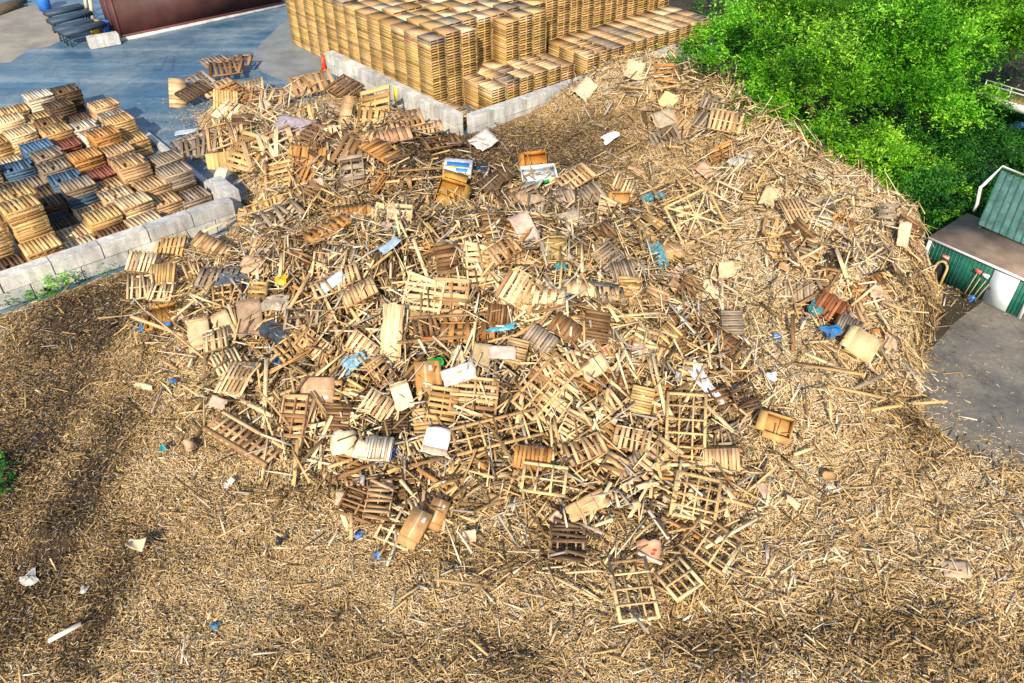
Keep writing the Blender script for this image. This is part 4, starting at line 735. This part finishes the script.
for k,(u,v,z,rad,mi,lb) in enumerate(SH):
    c=at(u,v,z); tree('shrub',lb,'shrub',(c[0],c[1],-.02),z+rad[2]*.85,rad,int(5200*rad[0]*rad[1]),LEAF[mi],200+k,.2,22,group='shrubs by the shed',cz=z,spread=.2)
gp=scatter(26000,(11,16),(50,75),lambda x,y:((sdist(x,y)<-.2)&(y>26.5)&(x>13)).astype(float)*np.clip(.6+vnoise(x,y,2.,51)*1.5,0,1)); k_=len(gp)
R9=rot(rng.uniform(0,6.28,k_),rng.normal(.1,.5,k_),rng.normal(0,.5,k_)); q9=np.array([(-.5,0,0),(0,-.3,.06),(.55,0,-.03),(0,.3,.06)]); P9=np.stack([gp[:,0],gp[:,1],rng.uniform(.0,.45,k_)],-1)
me=mesh_from('undergrowth',(np.einsum('nij,kj->nki',R9,q9)*rng.uniform(.15,.36,k_)[:,None,None]+P9[:,None,:]).reshape(-1,3),np.arange(4*k_).reshape(k_,4),LEAF[2],tone=np.clip(rng.normal(.45,.2,k_),0,1)); tag(link('undergrowth',me),'low dark green undergrowth beneath the trees',None,None,'stuff')  # dark leaves added to stand in for shade on the ground
WE=[(56,287,.5,'largest weed'),(75,275,.35,'weed'),(95,268,.3,'weed'),(104,262,.4,'weed'),(122,258,.28,'weed'),(138,252,.4,'weed nearest the wall end'),(35,293,.35,'weed'),(10,300,.3,'weed'),(85,271,.4,'weed'),(66,281,.38,'weed')]
for k,(u,v,s,l) in enumerate(WE):
    c=at(u,v,.15); r=empty('weed_plant',yawm((c[0],c[1],g1(c[0],c[1])+.02))); link('foliage',leaves('foliage',(0,0,s*.6),(s*1.1,s*.9,s*.9),420,LEAF[2 if k%2 else 0],.14,9,300+k,.3),r); link('stem',tube_mesh('stem',[(0,0,0),(.02,0,s*.5)],.012,BARK,6),r)
    add_auto(r,u,v,('small green weed at the foot of the grey wall',''),'weed','weeds along the wall')
for u,v,s,l in ((2,485,.26,'low green weed on dark soil at the picture edge'),(2,466,.2,'smaller green weed just behind another at the picture edge')):
    c=att(u,v); r=empty('weed_plant',yawm(c)); link('foliage',leaves('foliage',(0,0,s*.3),(s,s,s*.6),200,LEAF[2],.16,9,330+int(v),.3),r); tag(r,l,'weed')
# ------------------------------------------------------------------ green shed with its things
GREEN=m_plain('green_paint',(.014,.125,.09),.6,.4,2.5,bmp=.1); WHITE=m_plain('white_paint',(.78,.78,.76),.5,.1,2); DOORW=m_plain('door_paint',(.68,.75,.80),.5,.12,2); ROOFB=m_plain('roof_felt',(.22,.165,.125),.9,.45,1.0,bmp=.3); DARK=m_plain('dark_hollow',(.02,.02,.02),.9); TIMB=m_plain('tan_timber',(.5,.36,.16),.8,.3,5); STEEL=m_plain('dark_steel',(.06,.07,.08),.5,.2,3,metal=.6); TEAL=m_plain('teal_sheet',(.085,.165,.15),.55,.5,2.2); REDP=m_plain('red_sign',(.6,.13,.1),.5,.15); BLUEP=m_plain('blue_plastic',(.03,.17,.6),.45,.2); YELP=m_plain('yellow_plastic',(.75,.5,.02),.45,.15); ORNG=m_plain('orange_wood',(.62,.33,.06),.7,.2)
s1=at(919,271); s2=at(1019,318); ax=s2-s1; SL=np.linalg.norm(ax); ax/=SL; sy=math.atan2(ax[1],ax[0]); SHH=1.5
shed=empty('green_shed',yawm(s1,sy)); tag(shed,'low green boarded shed with a white door and brown flat roof','shed')
DEP=2.6
bx=[(SL/2,.04,SHH/2,SL-.14,.08,SHH),(.04,DEP/2,SHH/2-.003,.08,DEP-.16,SHH),(SL-.04,DEP/2,SHH/2-.003,.08,DEP-.16,SHH),(SL/2,DEP-.04,SHH/2-.002,SL-.14,.08,SHH)]
link('wall_panel',bm_boxes('wall_panel',bx+[(x,-.008,SHH/2-.01,.03,.02,SHH-.06) for x in np.arange(.12,SL-.1,.14)],GREEN),shed)
link('roof',bm_boxes('roof',[(SL/2,DEP/2+.05,SHH+.05,SL+.16,DEP+.22,.09,0,0,.02)],ROOFB),shed)
link('roof_edge_trim',bm_boxes('roof_edge_trim',[(SL/2,-.085,SHH+.02,SL+.2,.04,.09)],WHITE),shed)
for x in(.0,SL): link('corner_trim',bm_boxes('corner_trim',[(x,-.015,SHH/2-.02,.13,.07,SHH-.05)],WHITE),shed)
def wall_u(u,v):       # metres along and up the shed front for a point of the photograph
    d=ray(u,v); nrm=np.cross(ax,(0,0,1)); t=np.dot(s1-np.array((0,0,CH)),nrm)/np.dot(d,nrm); p=np.array((0,0,CH))+d*t; return float(np.dot(p-s1,ax)),float(p[2])
dx,_=wall_u(1001,290); dr=link('door',bm_boxes('door',[(dx,-.035,.71,.9,.05,1.38)],DOORW),shed)
link('handle',bm_boxes('handle',[(dx-.36,-.075,.64,.04,.03,.12)],STEEL),dr)
tx,tz=wall_u(946,257); sg=link('wall_sign',bm_boxes('wall_sign',[(tx,-.03,max(tz,1.0),.3,.02,.17)],REDP),shed)
link('sign_band',bm_boxes('sign_band',[(tx,-.042,max(tz,1.0),.24,.006,.05)],WHITE),sg)
# trough stood on end (tan rim, dark hollow)
hx,_=wall_u(940,276); pts=[]; 
for k in range(19):
    t=math.pi*k/18; pts.append((-.22*math.cos(t),0,.62+.3*math.sin(t)))
pts=[(-.24,-.0,0)]+pts+[(.24,0,0)]
base=s1+ax*hx+np.cross(ax,(0,0,1))*.34; r=empty('arched_trough',Matrix.Translation(Vector(base))@Matrix.Rotation(sy,4,'Z')@Matrix.Rotation(R_(-12),4,'X')); tag(r,'arched tan trough with a dark hollow stood on end against the green shed','trough')
link('rim',tube_mesh('rim',pts,.05,TIMB,8),r)
n_=len(pts); V=[(p[0]*.95,.0,p[2]) for p in pts]+[(p[0]*.8,.2,p[2]*.96) for p in pts]; me=bpy.data.meshes.new('hollow'); me.from_pydata(V,[],[(i,i+1,n_+i+1,n_+i) for i in range(n_-1)]+[tuple(range(n_,2*n_))]); me.materials.append(DARK); link('hollow',me,r)
def lean_tool(name,label,cat,u,v,L,tilt,headmat,head,hm=TIMB):
    x,_=wall_u(u,v); b=s1+ax*x+np.cross(ax,(0,0,1))*.38; r=empty(name,Matrix.Translation(Vector((b[0],b[1],.0)))@Matrix.Rotation(sy,4,'Z')@Matrix.Rotation(R_(-13),4,'X')@Matrix.Rotation(R_(tilt),4,'Y')); link('handle',tube_mesh('handle',[(0,0,.12),(0,0,L)],.016,hm,6),r); link('head',bm_boxes('head',head,headmat),r); tag(r,label,cat)
lean_tool('sign_post','small red sign on a thin post leaning beside the shed tools','sign',963,304,1.2,4,REDP,[(0,-.03,1.15,.24,.03,.14)])
lean_tool('shovel','shovel with a blue blade leaning on the green shed','shovel',971,306,.95,10,BLUEP,[(0,0,.12,.17,.03,.22),(0,0,-.02,.1,.03,.06)])
lean_tool('rake','tan-handled rake leaning between the shovel and shed door','rake',975,306,.9,12,STEEL,[(0,0,.1,.22,.03,.03)]+[(x,0,.04,.012,.02,.1) for x in np.linspace(-.1,.1,6)])
lean_tool('broom','tan broom leaning nearest to the red sign post','broom',967,305,.95,6,STEEL,[(0,0,.12,.3,.06,.06),(0,0,.05,.28,.05,.1)])
x,_=wall_u(986,276); p_=s1+ax*x+np.cross(ax,(0,0,1))*.03
lamp=empty('flood_lamp',yawm((p_[0],p_[1],1.02),sy)); tag(lamp,'white floodlight box fixed to the shed beside the door','lamp'); link('lamp_body',bm_boxes('lamp_body',[(0,0,0,.24,.1,.14)],WHITE),lamp); link('bracket',bm_boxes('bracket',[(0,.02,-.1,.05,.04,.08)],STEEL),lamp)
c=at(928,274,.15); oc=link('orange_box',bm_boxes('orange_box',[(0,0,.15,.4,.3,.3),(0,0,.31,.42,.32,.03)],ORNG),None,yawm((c[0],c[1],.0),sy)); tag(oc,'small orange box on the ground at the shed corner','box')
# teal lean-to behind the shed
ea=at(978,224,1.7); eb=at(1030,247,1.7); ra=at(1001,170,3.0); d=eb-ea; d/=np.linalg.norm(d); rb=ra+d*3.4; eb=ea+d*3.4
lt=empty('teal_shelter',yawm((ea[0],ea[1],-.02))); tag(lt,'lean-to shelter with a faded teal sheet roof and white pipe, behind the green shed','shelter')
def quad_slab(name,P,t,mat,par):
    P=[Vector(p)-Vector((ea[0],ea[1],-.02)) for p in P]; n=(P[1]-P[0]).cross(P[3]-P[0]).normalized(); 
    if n.z<0: n=-n
    V=[p for p in P]+[p-n*t for p in P]; me=bpy.data.meshes.new(name); me.from_pydata([tuple(v) for v in V],[],[(0,1,2,3),(7,6,5,4)]+[(i,(i+1)%4+0,(i+1)%4+4,i+4) for i in range(4)]); me.materials.append(mat); return link(name,me,par)
for k in range(4):
    f0,f1=k/4+.006,(k+1)/4-.006; quad_slab('roof_panel',[ea+(eb-ea)*f0,ea+(eb-ea)*f1,ra+(rb-ra)*f1,ra+(rb-ra)*f0],.05,TEAL,lt)
for k in range(13):
    f0=min(max(k/12-.006,0),.985); quad_slab('roof_rib',[ea+(eb-ea)*f0+[0,0,.03],ea+(eb-ea)*(f0+.014)+[0,0,.03],ra+(rb-ra)*(f0+.014)+[0,0,.03],ra+(rb-ra)*f0+[0,0,.03]],.03,GREEN,lt)
loc=lambda p:tuple(np.array(p)-np.array((ea[0],ea[1],-.02)))
ca_=at(974,211,1.5); cb_=at(981,187,2.7); cc_=ra+np.array((0,0,.15)); cd_=rb+np.array((0,0,.15))
link('drain_pipe',tube_mesh('drain_pipe',[loc(ca_),loc(ca_+np.array((.02,.02,.3))),loc(cb_),loc(cb_+np.array((.15,.1,.1))),loc(cc_),loc(cd_)],.07,WHITE,8),lt)
for p in(ea+d*.1,ea+d*3.3,ra+d*.1,ra+d*3.3): link('post',tube_mesh('post',[loc((p[0],p[1],-.05)),loc((p[0],p[1],p[2]-.06))],.06,STEEL,6),lt)
quad_slab('back_wall',[(ra[0],ra[1],0),(rb[0],rb[1],0),(rb[0],rb[1],rb[2]-.1),(ra[0],ra[1],ra[2]-.1)],.05,TEAL,lt)
c=at(1012,140,1.3); o=film('tarp_scrap','tarp','crumpled light blue sheet lying behind the teal roof in shade',None,1012,140,10,18,10,(.2,.5,.8),tau=2,lift=.6)
# footbridge
b0=at(975,92,2.4); b1=at(1070,122,2.4); bd=b1-b0; BLn=np.linalg.norm(bd); bd/=BLn; fb=empty('footbridge',yawm(b0,math.atan2(bd[1],bd[0]))); tag(fb,'footbridge with white railing and brown deck leading out from the grove','footbridge')
link('deck',bm_boxes('deck',[(BLn/2,.7,0,BLn,1.3,.08)],m_plain('brown_deck',(.30,.16,.085),.8,.25,3)),fb); link('side_beam',bm_boxes('side_beam',[(BLn/2,.0,-.1,BLn,.1,.34)],WHITE),fb); link('side_beam',bm_boxes('side_beam',[(BLn/2,1.4,-.1,BLn,.1,.34)],WHITE),fb)
for yy in(.02,):
    link('handrail',tube_mesh('handrail',[(.3,yy,.7),(BLn,yy,.7)],.028,WHITE,8),fb)
    for x in np.arange(.35,BLn,1.25): link('rail_post',tube_mesh('rail_post',[(x,yy,0),(x,yy,.7)],.028,WHITE,6),fb)
for x in(.9,BLn-.6): link('support',tube_mesh('support',[(x,.7,-2.45),(x,.7,-.05)],.11,STEEL,8),fb)
# ------------------------------------------------------------------ far yard: container, trestles, odds
RED=m_plain('container_red',(.06,.02,.018),.65,.45,.9); RED2=m_plain('container_end',(.12,.035,.032),.6,.2,1)
cy=YAW_B; ct=empty('shipping_container',yawm(AB(58.85,16.1),cy)); tag(ct,'dark red shipping container standing across the road beyond the stacks','container')
CL,CW,CHT=12.2,2.44,2.6
cor=[(CL/2,.03,CHT/2,CL-.24,.04,CHT-.3),(CL/2,CW-.03,CHT/2,CL-.24,.04,CHT-.3)]
link('side_panel',bm_boxes('side_panel',cor,RED),ct); link('roof',bm_boxes('roof',[(CL/2,CW/2,CHT-.04,CL-.02,CW-.02,.05)],RED),ct)
link('frame',bm_boxes('frame',[(CL/2,.03,.09,CL-.2,.1,.16),(CL/2,.03,CHT-.08,CL-.2,.1,.12),(.06,.06,CHT/2,.14,.14,CHT),(CL-.06,.06,CHT/2,.14,.14,CHT),(.06,CW-.06,CHT/2,.14,.14,CHT),(CL-.06,CW-.06,CHT/2,.14,.14,CHT)],RED2),ct)
for k in(0,1):
    dd=link('door',bm_boxes('door',[(.02,.14+.54+k*1.1,CHT/2,.05,1.06,CHT-.3)],RED2),ct); link('lock_bar',tube_mesh('lock_bar',[(-.03,.4+k*1.3,.2),(-.03,.4+k*1.3,CHT-.2)],.025,STEEL,6),dd)
link('end_wall',bm_boxes('end_wall',[(CL-.02,CW/2,CHT/2,.05,CW-.3,CHT-.3)],RED),ct)
kb=boxes_mesh('kerb',[AB(58.35,22,.06)],rot([cy],[0],[0]),[(14.5,.35,.16)],[.6],CONC); tag(link('kerb',kb),kind='structure')
TB=m_plain('trestle_blue',(.035,.06,.10),.55,.25,2)
for k,(u0,v0,u1,v1,lb) in enumerate([(45,20,82,12,'farthest dark blue trestle bench of four on the sandy ground'),(49,28,90,18,'second dark blue trestle bench counting from the farthest'),(55,36,92,27,'third dark blue trestle bench, just behind the nearest one'),(62,40,104,29,'nearest dark blue trestle bench, beside the white block')]):
    a0=at(u0,v0-6,.85); a1=at(u1,v1-6,.85); v_=a1-a0; L=np.linalg.norm(v_); r=empty('trestle_bench',yawm((a0[0],a0[1],0),math.atan2(v_[1],v_[0]))); tag(r,lb,'bench','trestle benches across the road')
    link('beam',bm_boxes('beam',[(L/2,0,.84,L,.8,.26),(L/2,0,.75,L*.96,.3,.05)],TB),r)
    for x in(.25,L-.25): link('leg_frame',bm_boxes('leg_frame',[(x,-.24,.37,.08,.08,.74,0,0,-.12),(x,.24,.37,.08,.08,.74,0,0,.12),(x,0,.3,.06,.5,.06)],TB),r)
p=at(104,41,.3); q=link('concrete_block',bmesh_box(1.9,.7,.7),None,yawm((p[0],p[1],.35),cy-.1)); tag(q,'single white concrete block on the ground in front of the red container','concrete block')
def tub(label,u,v,mat,rr,h,name='bucket'):
    c=at(u,v,0.); r=empty(name,yawm((c[0],c[1],0))); link('body',tube_mesh('body',[(0,0,0),(0,0,h*.5),(0,0,h)],rr*.85,mat,14,rr),r); link('rim',tube_mesh('rim',[(0,0,h-.04),(0,0,h+.02)],rr*1.08,mat,14),r); tag(r,label,'bucket' if name=='bucket' else 'barrel')
tub('yellow tub standing behind the white concrete block',97,34,YELP,.42,.8); tub('blue tub standing between the yellow tub and the container',107,33,BLUEP,.36,.75); tub('tall blue barrel beyond the trestle benches',46,10,BLUEP,.5,1.2,'barrel')
for k,(u,v,l) in enumerate([(88,14,'taller cream post leaning beside the red container'),(93,18,'shorter cream post leaning at the container end')]):
    c=at(u,v); o=link('timber_post',tube_mesh('timber_post',[(0,0,0),(.3,.1,2.6-k*.5)],.14,m_plain('cream_timber',(.75,.66,.45),.7,.15),8),None,yawm(c)); tag(o,l,'post')
for k,(u0,v0,u1,v1,l) in enumerate([(-5,9,26,0,'upper brown log lying at the far edge of the road'),(-5,13,22,4,'lower brown log lying at the far edge of the road')]):
    a0=at(u0,v0,.2); a1=at(u1,v1,.2); o=link('felled_log',tube_mesh('felled_log',[(0,0,0),tuple((a1-a0)*.5+np.array((0,.2,0))),tuple(a1-a0)],.28,BARK,10,.2),None,yawm(a0)); tag(o,l,'log')
p=AB(44.4,23.3,0); r=empty('traffic_cone',yawm(p)); tag(r,'red traffic cone standing at the end of the white wall','cone'); CONE=m_plain('cone_red',(.75,.08,.03),.5); link('body',tube_mesh('body',[(0,0,.04),(0,0,.95)],.2,CONE,12,.05),r); link('base',bm_boxes('base',[(0,0,.02,.5,.5,.04)],CONE),r)
tub('black drum tucked between the wall end and the golden stacks',338,52,STEEL,.33,.9,'barrel')
bt=AB(70,52,0); o=link('blue_container',bm_boxes('blue_container',[(0,0,1.3,6,2.4,2.6)]+[(x,-1.22,1.3,.14,.05,2.3) for x in np.arange(-2.8,2.9,.3)],BLUEP),None,yawm(at(760,-4,0),.2)); tag(o,'blue container showing above the treetops at the far edge','container')
# ------------------------------------------------------------------ labels that single out each heap piece
LAND+= [(240,205,'grey wall end'),(462,130,'wall corner'),(365,95,'yellow-marked wall'),(60,285,'grey wall'),(660,60,'mound top'),(890,215,'shrubs'),(925,375,'mud patch'),(600,560,'front of the heap')]
def rel(du,dv):
    if math.hypot(du,dv)<9: return 'touching'
    if abs(du)>abs(dv)*1.15: return 'right of' if du>0 else 'left of'
    return 'below' if dv>0 else 'above'
POS=[['leftmost'],['left one','right one'],['left one','middle one','right one'],['leftmost','second from left','third from left','rightmost']]
seen={}; todo=list(AUTO)
def mk(u,v,desc,land):
    d,pose=desc; r=rel(u-land[0],v-land[1]); return ' '.join(f'{d} {pose} {r} the {land[2]}'.split())
taken={o['label'] for o in bpy.data.objects if 'label' in o}; left=[]
for o,u,v,desc,cat in todo:
    ls=sorted(LAND,key=lambda l:(l[0]-u)**2+(l[1]-v)**2)[:4]; done=False
    for l in ls:
        t=mk(u,v,desc,l)
        if t not in taken and len(t.split())<=16: taken.add(t); o['label']=t; done=True; break
    if not done: left.append((o,u,v,desc,ls))
for o,u,v,desc,ls in left:
    done=False
    for l in ls[:3]:
        for m in ls:
            if m is l or done: continue
            t=' '.join(f'{desc[0]} {rel(u-l[0],v-l[1])} the {l[2]}, {rel(u-m[0],v-m[1])} the {m[2]}'.split())
            if t not in taken and len(t.split())<=16: taken.add(t); o['label']=t; done=True
        if done: break
    if not done:
        for wd in('uppermost','lowest','innermost','outermost','steepest','flattest','smallest','thinnest','widest','palest'):
            t=' '.join(f'{wd} {desc[0]} {rel(u-ls[0][0],v-ls[0][1])} the {ls[0][2]}'.split())
            if t not in taken: taken.add(t); o['label']=t; break
print('pallets',sum(1 for o in bpy.data.objects if o.get('category')=='pallet'),'boards',sum(1 for o in bpy.data.objects if o.get('category')=='board'),'left',len(left))
